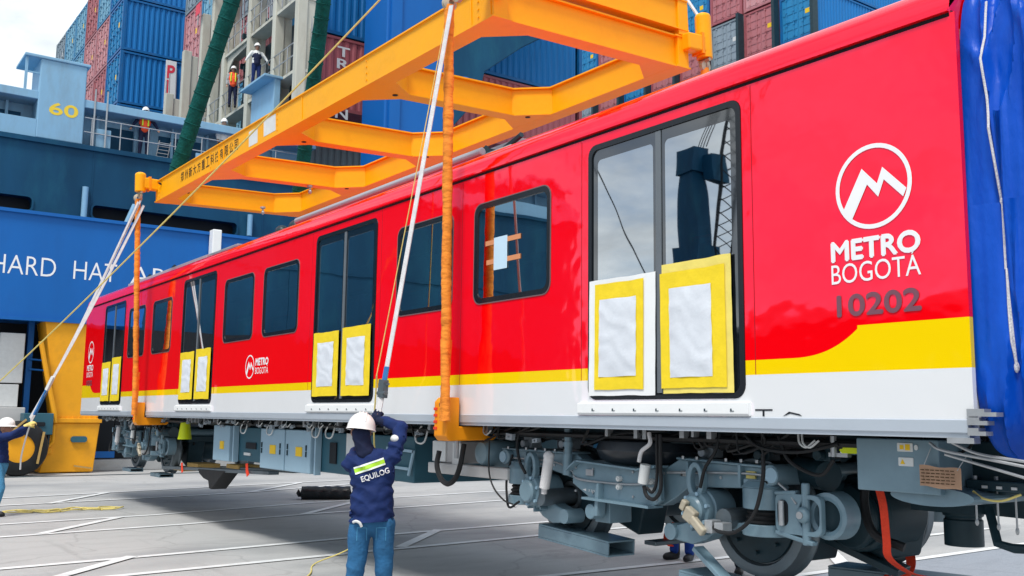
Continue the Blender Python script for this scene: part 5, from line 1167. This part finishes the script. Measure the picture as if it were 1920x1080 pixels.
a = FW((5.2, -W2 - .5, .8)); rope("tag_line", "long yellow tag line slanting from the spreader frame down past the last car door", sag(a, (-16.9, -2.95, 1.86), .12, 40), .011, M['rope_yellow'])
a = FW((4.6, -W2 - .1, .4)); rope("tag_line", "thin yellow rope hanging beside the white strap down to the car side", sag(a, (-8.95, -.28, 2.25), .02, 20), .006, M['rope_yellow'])
rope("tag_line", "yellow rope curving down to the ground beside the man in navy", spline([(-8.95, -.28, 2.25), (-9.3, -.1, 1.55), (-10.2, .5, .75), (-11.3, .7, .22), (-11.5, .3, .02), (-10.77, -.11, .015), (-9.7, -.9, .015)], 10), .009, M['rope_yellow'])
random.seed(9)
pts = [(-20.0 + .26 * sin(i * 1.13 + random.uniform(-.4, .4)), -1.7 + i * .034 + .30 * cos(i * .93), .015 + .012 * (i % 3)) for i in range(52)]
rope("rope_coil", "loose yellow rope lying on the ground by the strap hauler's boots", spline(pts, 6), .012, M['rope_yellow'])
a = FW((5.24, W2 + .35, .5)); rope("guide_rope", "thin white rope rising from the far outer corner of the frame", [a, a + Vector((-1.1, .1, 1.6)), a + Vector((-2.4, .3, 3.6))], .02, M['webbing'])
# ================================================================== protective pads taped on the doors
def pad(c0, c1, z0, z1, lab, style=0, tilt=0.0):
    g = thing("protective_pad", lab, "pad", ((c0 + c1) / 2, -.02, z0), group="padded sheets taped on the doors")
    w = c1 - c0; h = z1 - z0
    def wob(u, v, amp): return -.005 - .7 * amp * (1 + noise.noise((u * 5 + c0 * 7, v * 6, 3.3)))
    P = lambda u, v, o, amp: (c0 + w * u + tilt * (v - .5), -.004 - o + wob(u, v, amp), z0 + h * v + .008 * noise.noise((u * 4, c0, v)))
    if style == 1:      # wide white backing
        mb = MB(); mb.grid(lambda u, v: P(u * 1.0, v, 0, .006), 10, 16); mb.build("backing_sheet", M['white'], g)
        a, b, c, d = .10, .84, .05, .96
    elif style == 2:    # translucent film behind
        mb = MB(); mb.grid(lambda u, v: P(.02 + u * .98, v, 0, .007), 10, 16); mb.build("backing_sheet", M['pad_film'], g)
        a, b, c, d = 0, .92, .04, .93
    else: a, b, c, d = 0, 1, 0, 1
    mb = MB(); mb.grid(lambda u, v: P(a + (b - a) * u, c + (d - c) * v, .008, .005), 10, 18); mb.build("tape_frame", M['pad_yellow'], g)
    fa, fb, fc, fd = ((.18, .81, .15, .84), (.10, .86, .12, .85), (.15, .80, .09, .86))[style]
    def quilt(u, v):
        x, y_, z = P(a + (b - a) * (fa + (fb - fa) * u), c + (d - c) * (fc + (fd - fc) * v), .012, .004)
        e = min(u, 1 - u, v, 1 - v); return (x, y_ - .008 * min(1, e * 6) - .0024 * sin(v * 22 + u * 9 + c0 * 3 + 6 * noise.noise((u * 2, v * 3, c0))), z)
    mb = MB(); mb.grid(quilt, 14, 26); mb.build("foam_sheet", M['pad_foam'], g)
pad(-5.92, -5.175, 2.015, 2.92, "white bordered pad on the big logo door, on the leaf away from the logo", 1, .01)
pad(-5.115, -4.44, 2.025, 2.96, "yellow taped pad with torn film edge on the leaf beside the big logo", 2, -.01)
for i, nm in ((1, "door by the white strap"), (2, "door by the small logo"), (3, "door by the yellow leg")):
    c = doors[i]; pad(c - .745, c - .055, 2.06, 2.82 if i < 3 else 2.85, f"yellow taped pad on the ship side leaf of the {nm}", 0); pad(c + .04, c + .735, 2.06, 2.84 if i < 3 else 2.92, f"yellow taped pad on the camera side leaf of the {nm}", 0)
nt_ = thing("notice", "pale blue paper notice taped in the window next to the big logo door", "notice", (-7.17, .05, 3.2))
mb = MB(); mb.box(-7.28, -7.07, -.002, -.0005, 3.17, 3.47); mb.build("paper", M['paper'], nt_)
mb = MB(); mb.box(-7.42, -6.87, -.0005, .002, 3.41, 3.455); mb.box(-7.40, -6.87, -.0005, .002, 3.23, 3.275); mb.each("tape", M['tape_tan'], nt_)
# ================================================================== blue tarp over the gangway
tp = thing("tarpaulin", "blue tarpaulin wrapped round the gangway end and tied with white cord", "tarpaulin", (-2.3, 1.45, 1.7))
def tarp(u, v):
    # u runs round the gangway section (bottom, near side, top, far side), v outwards from the car end
    k = 1.0; a = 2 * pi * u; n = 7.0
    cy, sy = cos(a), sin(a)
    ry = abs(cy) ** (2 / n) * (1 if cy > 0 else -1); rz = abs(sy) ** (2 / n) * (1 if sy > 0 else -1)
    z = 3.02 + 1.38 * rz; y = 1.45 - 1.36 * ry
    x = -2.845 + 1.15 * v
    w = min(1.0, max(0.0, v) * 9); puff = .045 * w ** .5
    def rdg(px, py, pz): return max(0.0, 1 - abs(noise.noise((px, py, pz))) * 2.6) ** 2 - .25
    g = z * .75 + x * .9                                  # creases run down and outwards
    fold = .070 * rdg(x * 5.0 + z * .35, g * .38, y) + .038 * rdg(x * 6 - z * 1.5, g * 1.3 + 4, y * 2) + .026 * rdg(x * 3 + z * 1.6, z * 1.2 - x * 2, y * 2 + 9) + .006 * rdg(x * 13 + z * 3.2, z * 2.6, y * 3 + 7)
    fold -= .030 * math.exp(-((v - .15 - .03 * (4.1 - z)) / .035) ** 2)      # pulled in along the cord
    q = 1 + (puff + fold * w) / 1.35 - (.03 if v < .01 else 0)
    return (x, 1.45 + (y - 1.45) * q, 2.93 + (z - 2.93) * q)
mb = MB(); mb.grid(tarp, 260, 110); mb.build("sheet", M['tarp'], tp)
mb = MB(); mb.prism(ngon(1.45, 2.93, 1.28, 1.15, 24), 'yz', -1.76, -1.72); mb.build("end_sheet", M['tarp'], tp)
def on_tarp(u, v, o=.012): p = Vector(tarp(u, v)); c = Vector((p.x, 1.45, 2.93)); return p + (p - c).normalized() * o
Q = []
for z in np.linspace(4.15, 2.12, 30):
    best = min((abs(tarp(u, .15)[2] - z), u) for u in np.linspace(-.12, .12, 161)); Q.append(on_tarp(best[1], .15 + .03 * (4.1 - z), .012))
mb = MB(); mb.tube(Q, .007, 6); mb.ell(Q[-1], (.014, .014, .03), n=8, k=6); mb.ell(Q[17], (.013, .013, .02), n=8, k=6); mb.tube([Q[20], Q[24] + Vector((.012, -.01, 0)), Q[29] + Vector((.005, -.008, 0))], .005, 5); mb.build("cord", M['webbing'], tp)
# cardboard note wired to the end cabinet
cb = thing("cardboard_note", "creased cardboard note with handwriting hung on the blue grey end cabinet", "note", (-3.13, .2, 1.45))
mb = MB(); mb.grid(lambda u, v: (-3.255 + .245 * u, .205 - .012 * sin(u * 4), 1.485 + .118 * v - .012 * u + .004 * sin(u * 9)), 8, 4); mb.build("card", M['card'], cb)
mb = MB()
for k in range(5):
    for j in range(7):
        x = -3.24 + j * .03 + .004 * (k % 2); mb.box(x, x + .022, .189, .191, 1.502 + k * .018, 1.507 + k * .018)
mb.build("handwriting", M['letter_dark'], cb)
mb = MB(); mb.cyl((-3.23, .21, 1.60), (-3.20, .24, 1.70), .003, n=5); mb.cyl((-3.03, .21, 1.58), (-2.99, .24, 1.66), .003, n=5); mb.build("wire", M['galv'], cb)
# ================================================================== steel skids tied under the wheels
def skid(lab, p, L, w, h, rz, ry=0.0, open_=True):
    g = thing("steel_skid", lab, "skid", p); R = Euler((0, ry, rz)).to_matrix(); p = Vector(p); mb = MB()
    for oy, oz, sy, sz in ((0, h / 2 - .008, w, .016), (0, -h / 2 + .008, w, .016), (-w / 2 + .008, 0, .016, h - .034), (w / 2 - .008, 0, .016, h - .034)): mb.obox(p + R @ Vector((0, oy, oz)), (L, sy, sz), R)
    mb.build("channel", M['bogie'], g, bevel=.004); mb = MB(); mb.obox(p + R @ Vector((-L / 2 + .02, 0, 0)), (.03, w - .036, h - .036), R); mb.build("end_plate", M['gear'], g); return g
skid("blue grey channel skid under the near bogie wheel beside the flat bar", (-6.72, .62, .80), .95, .30, .13, .0, .06)
skid("channel skid under the near wheel with the brake cable above", (-4.85, .60, .63), 1.15, .30, .12, 0, .05)
skid("dark channel skid under the far wheel with the knotted red strap", (-4.62, 2.05, .64), 1.0, .34, .10, pi / 2 * .12, 0)
skid("grey channel skid under the outer wheel of the far bogie", (-21.1, .62, .68), .6, .26, .07, 0)
skid("grey channel skid under the inner wheel of the far bogie", (-19.1, .62, .68), .6, .26, .07, 0)
def plank(lab, p0, p1, w, h, m): g = thing("tie_bar", lab, "bar", p0); mb = MB(); mb.bar(p0, p1, w, h); mb.build("bar", m, g, bevel=.005)
plank("flat steel bar running from the channel skid towards the middle of the near bogie", (-6.2, .9, .80), (-6.2, 2.6, .82), .14, .035, M['steel'])
plank("slanting blue grey strut below the near axle box", (-5.12, .34, .92), (-4.55, .30, .56), .10, .035, M['bogie'])
plank("dark slanting plate below the drive gear", (-4.62, 1.2, 1.0), (-4.12, 1.35, .80), .30, .05, M['gear'])
plank("long grey bar below the equipment cases", (-18.3, .45, .86), (-13.3, .45, 1.02), .16, .05, M['steel'])
plank("second long grey bar just behind the first", (-18.0, 1.2, .86), (-14.2, 1.2, .98), .16, .05, M['steel'])
for i, (x, y, z) in enumerate(((-17.6, .9, .92), (-18.4, .9, .82), (-16.7, 1.3, .93))):
    g = thing("timber_block", ("yellow timber block on the bars below the lime cover", "yellow timber block beside the inner skid of the far bogie", "timber block farther back on the grey bars")[i], "timber", (x, y, z)); mb = MB(); mb.box(x - .3, x + .3, y - .2, y + .2, z - .03, z + .04); mb.build("block", M['wood'], g, bevel=.006)
wd = thing("skid_shoe", "black curved steel shoe hanging under the long grey bar", "shoe", (-15.6, .5, .9)); mb = MB(); mb.prism([(-16.25, .93), (-16.15, .86), (-15.95, .80), (-15.72, .775), (-15.66, .66), (-15.56, .65), (-15.0, .96)], 'xz', .35, .6); mb.build("shoe", M['black'], wd, bevel=.008)
def strap_red(lab, pts, w=.05):
    g = thing("red_strap", lab, "strap", pts[0], group="red lashing straps on the skids"); mb = MB(); mb.ribbon(spline(pts, 5), w, .007, (1, .2, 0)); mb.build("webbing", M['red_strap'], g); return g
strap_red("red strap running down past the brake drum to the far wheel skid", [(-3.80, .62, 1.42), (-3.76, .60, 1.30), (-3.76, .62, 1.10), (-3.80, .70, .98), (-3.86, 1.0, .86), (-3.92, 1.3, .80)], .05)
g = strap_red("bunched red strap knotted on the far wheel skid", [(-4.36, 1.80, .90), (-4.31, 1.74, .80), (-4.33, 1.70, .73), (-4.40, 1.65, .68)], .07)
mb = MB(); random.seed(2)
for k in range(7): c = Vector((-4.40 + random.uniform(-.1, .08), 1.66, .70 + random.uniform(-.05, .04))); mb.ell(c, (.06, .04, .035), Euler((random.random(), random.random(), random.random())).to_matrix(), 8, 5)
mb.build("knot", M['red_strap'], g)
strap_red("short red strap round the flat bar by the channel skid", [(-6.2, 1.2, .95), (-6.21, 1.12, .88), (-6.2, 1.10, .80), (-6.2, 1.15, .76)], .06)
strap_red("red strap hanging on the long grey bar near the lime cover", [(-17.05, .34, 1.0), (-17.03, .34, .92), (-17.0, .34, .84)], .05)
strap_red("red strap hanging under the end of the equipment cases", [(-14.05, .34, 1.12), (-14.03, .34, 1.02), (-13.98, .34, .95)], .06)
# ================================================================== black wrapped roll on the quay
bg_ = thing("wrapped_roll", "black film wrapped roll lying on the quay under the car", "roll", (-20.2, 4.55, 0))
c0, c1 = Vector((-20.32, 3.98, .14)), Vector((-19.82, 4.95, .14)); d = (c1 - c0).normalized(); Lr = (c1 - c0).length
mb = MB(); pf = [(.02, 0)] + [(.145 * (1 + .10 * noise.noise((t * 9, 1, 2))), t * Lr) for t in np.linspace(.02, .98, 26)] + [(.02, Lr)]; mb.lathe(pf, c0, d, 22); mb.build("roll", M['bag_black'], bg_)
mb = MB()
for s, c in ((-1, c0), (1, c1)): mb.cyl(c, c + d * s * .07 + Vector((0, 0, -.04)), .10, .05, n=12)
mb.each("film_end", M['bag_black'], bg_)
# ================================================================== people
def remesh(parts, name, m, parent, voxel, smooth=6, fold=0.0, seed=0.0, fscale=7.0, hem=None):
    """capsules and ellipsoids melted into one continuous skin"""
    mb = MB()
    for p in parts:
        if p[0] == 'c': mb.cap(p[1], p[2], p[3], p[4], 14)
        else: mb.ell(p[1], p[2], p[3] if len(p) > 3 else None, 18, 12)
    me = bpy.data.meshes.new(name); me.from_pydata(mb.v, [], mb.f)
    bm = bmesh.new(); bm.from_mesh(me); bmesh.ops.recalc_face_normals(bm, faces=bm.faces); bm.to_mesh(me); bm.free()
    o = bpy.data.objects.new(name, me); COL.objects.link(o)
    r = o.modifiers.new("r", 'REMESH'); r.mode = 'VOXEL'; r.voxel_size = voxel; r.adaptivity = 0
    if smooth: s = o.modifiers.new("s", 'SMOOTH'); s.factor = .5; s.iterations = smooth
    me2 = bpy.data.meshes.new_from_object(o.evaluated_get(bpy.context.evaluated_depsgraph_get()))
    bpy.data.objects.remove(o); bpy.data.meshes.remove(me); me2.name = name
    if fold:
        for v in me2.vertices:
            p = v.co; q = fscale                                     # drape folds: narrow up and down, drawn out sideways and slanting
            sl = p.z + .45 * p.x
            f = fold * (abs(noise.noise((p.x * q * .55 + seed, p.y * q * .55, sl * q * 1.7))) * 1.5 - .35) + fold * .45 * noise.noise((p.x * q * 1.6, p.y * q * 1.6 + seed, (p.z - .6 * p.x) * q * 2.6))
            v.co = p - v.normal * f
    if hem is not None:            # cut the cloth off cleanly along a plane
        bm = bmesh.new(); bm.from_mesh(me2); bmesh.ops.bisect_plane(bm, geom=bm.verts[:] + bm.edges[:] + bm.faces[:], plane_co=hem[0], plane_no=hem[1], clear_inner=True); bm.to_mesh(me2); bm.free()
    me2.materials.clear(); me2.materials.append(m); me2.polygons.foreach_set('use_smooth', [True] * len(me2.polygons)); me2.update()
    return link(name, me2, parent)
def hand_parts(w, f, n, s=1.0, curl=1.0, side=1):
    """palm, four fingers and a thumb: w wrist, f finger direction, n palm normal"""
    w, f, n = Vector(w), Vector(f).normalized(), Vector(n).normalized(); a = f.cross(n).normalized() * side; P = [('e', w + f * .045 * s, (.042 * s, .018 * s, .05 * s), Matrix((a, n, f)).transposed())]
    for k, (off, ln) in enumerate(((-.03, .036), (-.010, .041), (.011, .038), (.030, .030))):
        b = w + f * .085 * s + a * off * s; d1 = (f + n * .55 * curl).normalized(); d2 = (f * .35 + n * curl).normalized(); d3 = (-f * .4 + n * curl).normalized()
        p1 = b + d1 * ln * s; p2 = p1 + d2 * ln * .75 * s; p3 = p2 + d3 * ln * .6 * s
        P += [('c', b - f * .02 * s, p1, .010 * s, .0095 * s), ('c', p1, p2, .0095 * s, .009 * s), ('c', p2, p3, .009 * s, .0075 * s)]
    b = w + f * .03 * s - a * .035 * s; p1 = b + (f * .6 - a * .7 + n * .4).normalized() * .036 * s; p2 = p1 + (f * .6 + n * .8).normalized() * .03 * s
    P += [('c', b, p1, .013 * s, .0105 * s), ('c', p1, p2, .0105 * s, .009 * s)]
    return P
def helmet(parent, c, tilt, m=None, s=1.0):
    R = Euler(tilt).to_matrix(); c = Vector(c); mb = MB(); vs = []
    n, k = 28, 9
    def P(th, ph, r=1.0): return c + R @ (Vector((.122 * sin(th) * cos(ph), .145 * sin(th) * sin(ph), .135 * cos(th))) * s * r)
    for i in range(k + 1):
        for j in range(n): vs.append(P(max(.001, pi / 2 * i / k), 2 * pi * j / n))
    for j in range(n): ph = 2 * pi * j / n; vs.append(c + R @ (Vector((.130 * cos(ph), (.152 + (.05 if sin(ph) > 0 else 0) * sin(ph) ** 2) * sin(ph), -.018)) * s))
    for j in range(n): ph = 2 * pi * j / n; vs.append(c + R @ (Vector((.112 * cos(ph), .135 * sin(ph), -.012)) * s))
    mb.add(vs, [(i * n + j, i * n + (j + 1) % n, (i + 1) * n + (j + 1) % n, (i + 1) * n + j) for i in range(k + 2) for j in range(n)], 0, True)
    h = mb.build("helmet", m or M['helmet'], parent)
    mb = MB()
    for x in (-.028, 0, .028): mb.tube([c + R @ Vector((x * s, .138 * s * cos(a), (.130 * sin(a) + .004 + (.004 if x == 0 else 0)) * s)) for a in np.linspace(.35, pi - .35, 12)], .007 * s, 6)
    mb.build("helmet_ridge", m or M['helmet'], h)
    return h
def boots(parent, feet, s=1.0):
    for (x, y, z, yaw) in feet:
        R = Euler((0, 0, yaw)).to_matrix(); c = Vector((x, y, z))
        remesh([('c', c + R @ Vector((0, -.03, .06)), c + R @ Vector((0, .14, .05)), .05, .046), ('c', c + R @ Vector((0, -.035, .07)), c + R @ Vector((0, -.03, .20)), .052, .055), ('e', c + R @ Vector((0, .055, .022)), (.052, .155, .022), R), ('e', c + R @ Vector((0, .13, .045)), (.05, .07, .045), R)], "boot", M['boot'], parent, .012, 3)
def person(label, loc, heading, J, shirt, trousers, voxel=.012, group=None, fold=.012, cat="person", extras=None, gloves=None, hat=(0, 0, 0), head_turn=0.0, feet_yaw=(0, 0), hand_curl=1.0, hat_c=None):
    """joints in a local frame: x right, y forwards, z up"""
    g = thing("person", label, cat, local=True, group=group); g.location = loc; g.rotation_euler = (0, 0, heading)
    V = {k: Vector(v) for k, v in J.items()}
    ch, pel, nk, hd = V['chest'], V['pelvis'], V['neck'], V['head']
    up = (nk - pel).normalized()
    HR = Euler((hat[0], hat[1], head_turn)).to_matrix()
    # continuous body
    B = [('e', hd, (.076, .098, .115), HR), ('c', nk - up * .04, hd - Vector((0, 0, .06)), .062, .056), ('e', hd + HR @ Vector((0, .035, -.065)), (.052, .062, .055), HR),
         ('c', hd + HR @ Vector((0, .092, .012)), hd + HR @ Vector((0, .116, -.020)), .012, .017), ('e', hd + HR @ Vector((-.078, 0, -.01)), (.012, .022, .034), HR), ('e', hd + HR @ Vector((.078, 0, -.01)), (.012, .022, .034), HR),
         ('e', hd + HR @ Vector((0, .096, -.062)), (.026, .012, .009), HR), ('e', hd + HR @ Vector((0, .088, .036)), (.055, .018, .012), HR),
         ('e', ch, (.145, .085, .19)), ('e', pel, (.13, .09, .12)), ('c', pel, ch, .09, .095), ('c', ch, nk, .08, .058)]
    S = [('e', ch + Vector((0, 0, .02)), (.190, .130, .23)), ('e', pel.lerp(ch, .55), (.186, .136, .20)), ('e', pel.lerp(ch, .2), (.188, .140, .20)), ('e', pel + Vector((0, 0, -.04)), (.192, .146, .20)), ('c', ch + up * .1, nk - up * .01, .11, .07)]
    T = [('e', pel, (.165, .122, .13))]
    for s in 'LR':
        sh, el, wr, hp, kn, an = (V[k + s] for k in ('sh', 'el', 'wr', 'hip', 'knee', 'ank'))
        B += [('c', ch + Vector((0, 0, .12)), sh, .06, .055), ('c', sh, el, .052, .040), ('c', el, wr, .040, .027), ('c', hp, kn, .075, .050), ('c', kn, an, .052, .034)]
        S += [('c', ch + Vector((0, 0, .10)), sh, .085, .075), ('c', sh, el, .076, .058), ('c', el, el.lerp(wr, .92), .056, .042)]
        T += [('c', pel, hp, .11, .10), ('c', hp, kn, .103, .074), ('c', kn, an + Vector((0, 0, .02)), .074, .062), ('e', an + Vector((0, .01, .03)), (.066, .07, .03))]
        fd = (wr - el).normalized(); nn = V.get('pn' + s, Vector((0, 1, 0))); nn = nn - fd * nn.dot(fd)
        if gloves: remesh(hand_parts(wr - fd * .03, fd, nn, 1.18, hand_curl, 1 if s == 'R' else -1) + [('c', wr - fd * .06, wr, .042, .036)], "glove", gloves, g, .006 if voxel < .013 else .014, 2)
        B += hand_parts(wr, fd, nn, .80 if gloves else 1.0, hand_curl, 1 if s == 'R' else -1)
    body = remesh(B, "body", M['skin'], g, min(voxel, .010) if voxel < .013 else voxel, 2)
    sh_o = remesh(S, "shirt", shirt, g, voxel, 6, fold, seed=loc[0], fscale=6, hem=(pel + Vector((0, 0, -.005)), Vector((-.05, 0, 1))))
    tr_o = remesh(T, "trousers", trousers, g, voxel, 6, fold * .50, seed=loc[1] + 3, fscale=4.2)
    mb = MB()
    for x in (-.031, .031): mb.ell(hd + HR @ Vector((x, .088, .012)), (.012, .008, .008), HR, 10, 6)
    mb.build("eyes", M['offwhite'], g)
    helmet(g, hat_c or (hd + Vector((0, 0, .045))), hat + (head_turn,) if len(hat) == 2 else hat)
    boots(g, [(V['ankL'].x, V['ankL'].y, V['ankL'].z - .09, feet_yaw[0]), (V['ankR'].x, V['ankR'].y, V['ankR'].z - .09, feet_yaw[1])])
    return g, sh_o, tr_o
def decal(target, geo, m, name, parent, org, ux, uy, nrm, off=.004):
    """lay flat letter faces on a curved cloth surface"""
    me = target.data; bvh = BVHTree.FromPolygons([v.co.copy() for v in me.vertices], [tuple(p.vertices) for p in me.polygons])
    vs, fs = geo; org, ux, uy, nrm = Vector(org), Vector(ux), Vector(uy), Vector(nrm); out = []
    for v in vs:
        p = org + ux * v[0] + uy * v[1]; h = bvh.ray_cast(p + nrm * .6, -nrm)
        out.append(h[0] + nrm * off if h[0] is not None else p)
    mb = MB(); mb.add(out, fs); return mb.build(name, m, parent, recalc=False)
def gridgeo(w, h, nu=16, nv=3): return ([(w * i / nu, h * j / nv, 0) for i in range(nu + 1) for j in range(nv + 1)], [(i * (nv + 1) + j, (i + 1) * (nv + 1) + j, (i + 1) * (nv + 1) + j + 1, i * (nv + 1) + j + 1) for i in range(nu) for j in range(nv)])
def norm_text(body, w, h, bold):
    vs, fs = text_geo(body, 1.0, bold); bm = bmesh.new(); V = [bm.verts.new(v) for v in vs]
    for f in fs:
        try: bm.faces.new([V[i] for i in f])
        except ValueError: pass
    bmesh.ops.triangulate(bm, faces=bm.faces[:]); bmesh.ops.subdivide_edges(bm, edges=bm.edges[:], cuts=1); bm.verts.index_update()
    x0 = min(v.co.x for v in bm.verts); x1 = max(v.co.x for v in bm.verts); y0 = min(v.co.y for v in bm.verts); y1 = max(v.co.y for v in bm.verts)
    r = ([((v.co.x - x0) / (x1 - x0) * w, (v.co.y - y0) / (y1 - y0) * h, 0) for v in bm.verts], [[v.index for v in f.verts] for f in bm.faces]); bm.free(); return r

stand = dict(pelvis=(0, 0, .97), chest=(0, 0, 1.30), neck=(0, 0, 1.50), head=(0, .02, 1.66), shL=(-.19, 0, 1.43), elL=(-.25, .02, 1.15), wrL=(-.25, .12, .92), shR=(.19, 0, 1.43), elR=(.25, .02, 1.15), wrR=(.25, .12, .92),
             hipL=(-.095, 0, .93), kneeL=(-.11, .02, .50), ankL=(-.12, -.01, .09), hipR=(.095, 0, .93), kneeR=(.11, .02, .50), ankR=(.12, -.01, .09))
# worker in the foreground, seen from behind, gripping the strap above his head
J = dict(stand, pelvis=(.0, 0, .96), chest=(-.01, .01, 1.32), neck=(-.06, .02, 1.55), head=(-.115, .04, 1.705), shL=(-.195, .03, 1.43), elL=(-.14, .29, 1.53), wrL=(-.01, .36, 1.79), shR=(.165, .02, 1.50), elR=(.235, .08, 1.745), wrR=(.045, .30, 1.80),
         hipL=(-.095, 0, .92), kneeL=(-.135, .02, .49), ankL=(-.165, -.02, .09), hipR=(.10, 0, .92), kneeR=(.115, .03, .49), ankR=(.125, 0, .09), pnL=(.3, 1, .3), pnR=(-.3, 1, .3))
w1, s1, t1 = person("man in white helmet, navy shirt and jeans seen from behind gripping a strap", (-7.60, -1.00, 0), radians(62.2), J, M['navy'], M['jeans'], voxel=.0095, fold=.026, hat=(-.10, .10, 0), gloves=M['navy_dark'], hat_c=Vector((-.115, .03, 1.735)))
remesh([('c', (-.115, .0, 1.69), (-.10, .0, 1.60), .082, .074), ('c', (-.10, .0, 1.60), (-.07, .0, 1.53), .072, .080)], "neck_flap", M['navy_dark'], w1, .010, 5, .010)
ux, uy = Vector((.945, 0, .326)), Vector((-.326, 0, .945)); nb = (0, -1, 0)
decal(s1, gridgeo(.265, .062), M['hivis_g'], "reflective_stripe", w1, (-.150, 0, 1.345), ux, uy, nb, .006)
decal(s1, gridgeo(.265, .014, 16, 1), M['silver'], "stripe_edge", w1, (-.150, 0, 1.345), ux, uy, nb, .009)
decal(s1, gridgeo(.265, .014, 16, 1), M['silver'], "stripe_edge", w1, Vector((-.150, 0, 1.345)) + uy * .048, ux, uy, nb, .009)
decal(s1, norm_text("EQUILOG", .245, .056, .016), M['letter_white'], "lettering", w1, Vector((-.130, 0, 1.345)) - uy * .078 + ux * .015, ux, uy, nb, .006)
remesh([('e', (.185, .035, 1.645), (.05, .062, .04))], "arm_patch", M['offwhite'], w1, .008, 3)
mb = MB(); mb.tube(spline([(-.155, -.10, .955), (-.13, -.128, .965), (-.10, -.135, .95), (-.085, -.13, .92)], 5), .012, 7); mb.build("glove_tip", M['offwhite'], w1)
for x in (-.125, .035):
    decal(t1, gridgeo(.085, .006, 8, 1), M['jeans_light'], "pocket_stitch", w1, (x, 0, .905), Vector((1, 0, 0)), Vector((0, 0, 1)), nb, .003)
    decal(t1, gridgeo(.006, .11, 1, 10), M['jeans_light'], "pocket_stitch", w1, (x, 0, .80), Vector((1, 0, 0)), Vector((0, 0, 1)), nb, .003)
    decal(t1, gridgeo(.006, .11, 1, 10), M['jeans_light'], "pocket_stitch", w1, (x + .08, 0, .80), Vector((1, 0, 0)), Vector((0, 0, 1)), nb, .003)
# worker at the left edge pulling the straps
J = dict(stand, pelvis=(0, -.04, .93), chest=(0, -.07, 1.24), neck=(0, -.04, 1.41), head=(0, .03, 1.54), shL=(-.18, -.03, 1.36), elL=(-.19, .22, 1.44), wrL=(-.06, .42, 1.58), shR=(.18, -.03, 1.36), elR=(.19, .22, 1.42), wrR=(.05, .44, 1.60),
         hipL=(-.095, -.04, .89), kneeL=(-.12, -.12, .48), ankL=(-.13, -.35, .09), hipR=(.095, -.04, .89), kneeR=(.11, .07, .49), ankR=(.11, -.02, .09), pnL=(.6, .2, -.4), pnR=(-.6, .2, -.4))
person("worker in white helmet, navy shirt and light jeans hauling straps by the yellow rope", (-19.58, -2.04, 0), atan2(.81, .585) - pi / 2, J, M['navy'], M['jeans_light'], voxel=.014, fold=.016, gloves=M['glove'], hat=(.0, 0, 0))
# two men behind the bogie, only their legs show
person("man in bright blue trousers behind the near bogie, only lower legs visible", (-9.42, 4.55, 0), radians(190), stand, M['navy'], mat("trousers_blue", (.008, .05, .30), .9, var=.25), voxel=.02, group="men behind the bogie", feet_yaw=(.3, -.2))
person("man in black boots behind the near axle box, hidden but for one boot", (-8.1, 4.35, 0), radians(215), dict(stand, hipL=(-.1, .05, .93), ankL=(-.14, .22, .09), kneeL=(-.13, .22, .52)), M['navy'], M['navy_dark'], voxel=.02, group="men behind the bogie")
# crew on the ship
def vest(g, so, m):
    remesh([('e', (0, 0, 1.27), (.21, .15, .24)), ('c', (0, 0, 1.02), (0, 0, 1.25), .17, .175), ('c', (-.09, 0, 1.45), (.09, 0, 1.45), .11, .11)], "vest", m, g, .022, 4, .010)
    for x in (-.095, .095): mb = MB(); mb.tube([(x, .17, 1.1), (x, .175, 1.3), (x * .9, .13, 1.48), (x * .9, -.05, 1.55), (x, -.16, 1.4), (x, -.17, 1.1)], .026, 6); mb.build("brace_stripe", M['hivis_y'], g)
arms = dict(stand, elL=(-.36, .03, 1.22), wrL=(-.45, .10, 1.03), elR=(.34, .03, 1.2), wrR=(.45, .08, 1.0))
HD = atan2(-1.0, .2) - pi / 2
g, s, t = person("man in orange hi-vis vest and white helmet standing at the ship's rail", (-35.35, 4.12, 10.86), radians(-97), arms, M['navy_dark'], M['navy_dark'], voxel=.02, group="crew on the ship"); vest(g, s, M['hivis'])
g, s, t = person("crewman in orange vest on the lashing bridge behind the green sling", (-39.5, 8.55, 15.35), radians(-110), stand, M['lining'], M['navy_dark'], voxel=.025, group="crew on the ship"); vest(g, s, M['hivis']); g.location = (-39.95, 8.85, 14.8)
g, s, t = person("crewman in dark overalls on the end platform of the lashing bridge", (-36.75, 8.65, 14.78), radians(-100), arms, M['offwhite'], M['navy'], voxel=.025, group="crew on the ship"); 
remesh([('e', (0, 0, 1.27), (.20, .145, .24)), ('c', (0, 0, .98), (0, 0, 1.25), .165, .17)], "vest", M['navy_dark'], g, .022, 4, .01)
person("crewman with only a white helmet showing above the yellow frame", (-35.4, 7.0, 11.0), radians(-90), stand, M['offwhite'], M['navy_dark'], voxel=.025, group="crew on the ship")
person("crewman bent over the lashings at the low end of the bridge", (-52.2, 9.1, 14.8), radians(-140), dict(stand, chest=(0, .12, 1.24), neck=(0, .25, 1.40), head=(0, .32, 1.52), shL=(-.18, .2, 1.34), shR=(.18, .2, 1.34), elL=(-.22, .35, 1.15), wrL=(-.1, .5, 1.1), elR=(.22, .35, 1.15), wrR=(.1, .5, 1.1)), M['hivis'], M['navy_dark'], voxel=.025, group="crew on the ship")
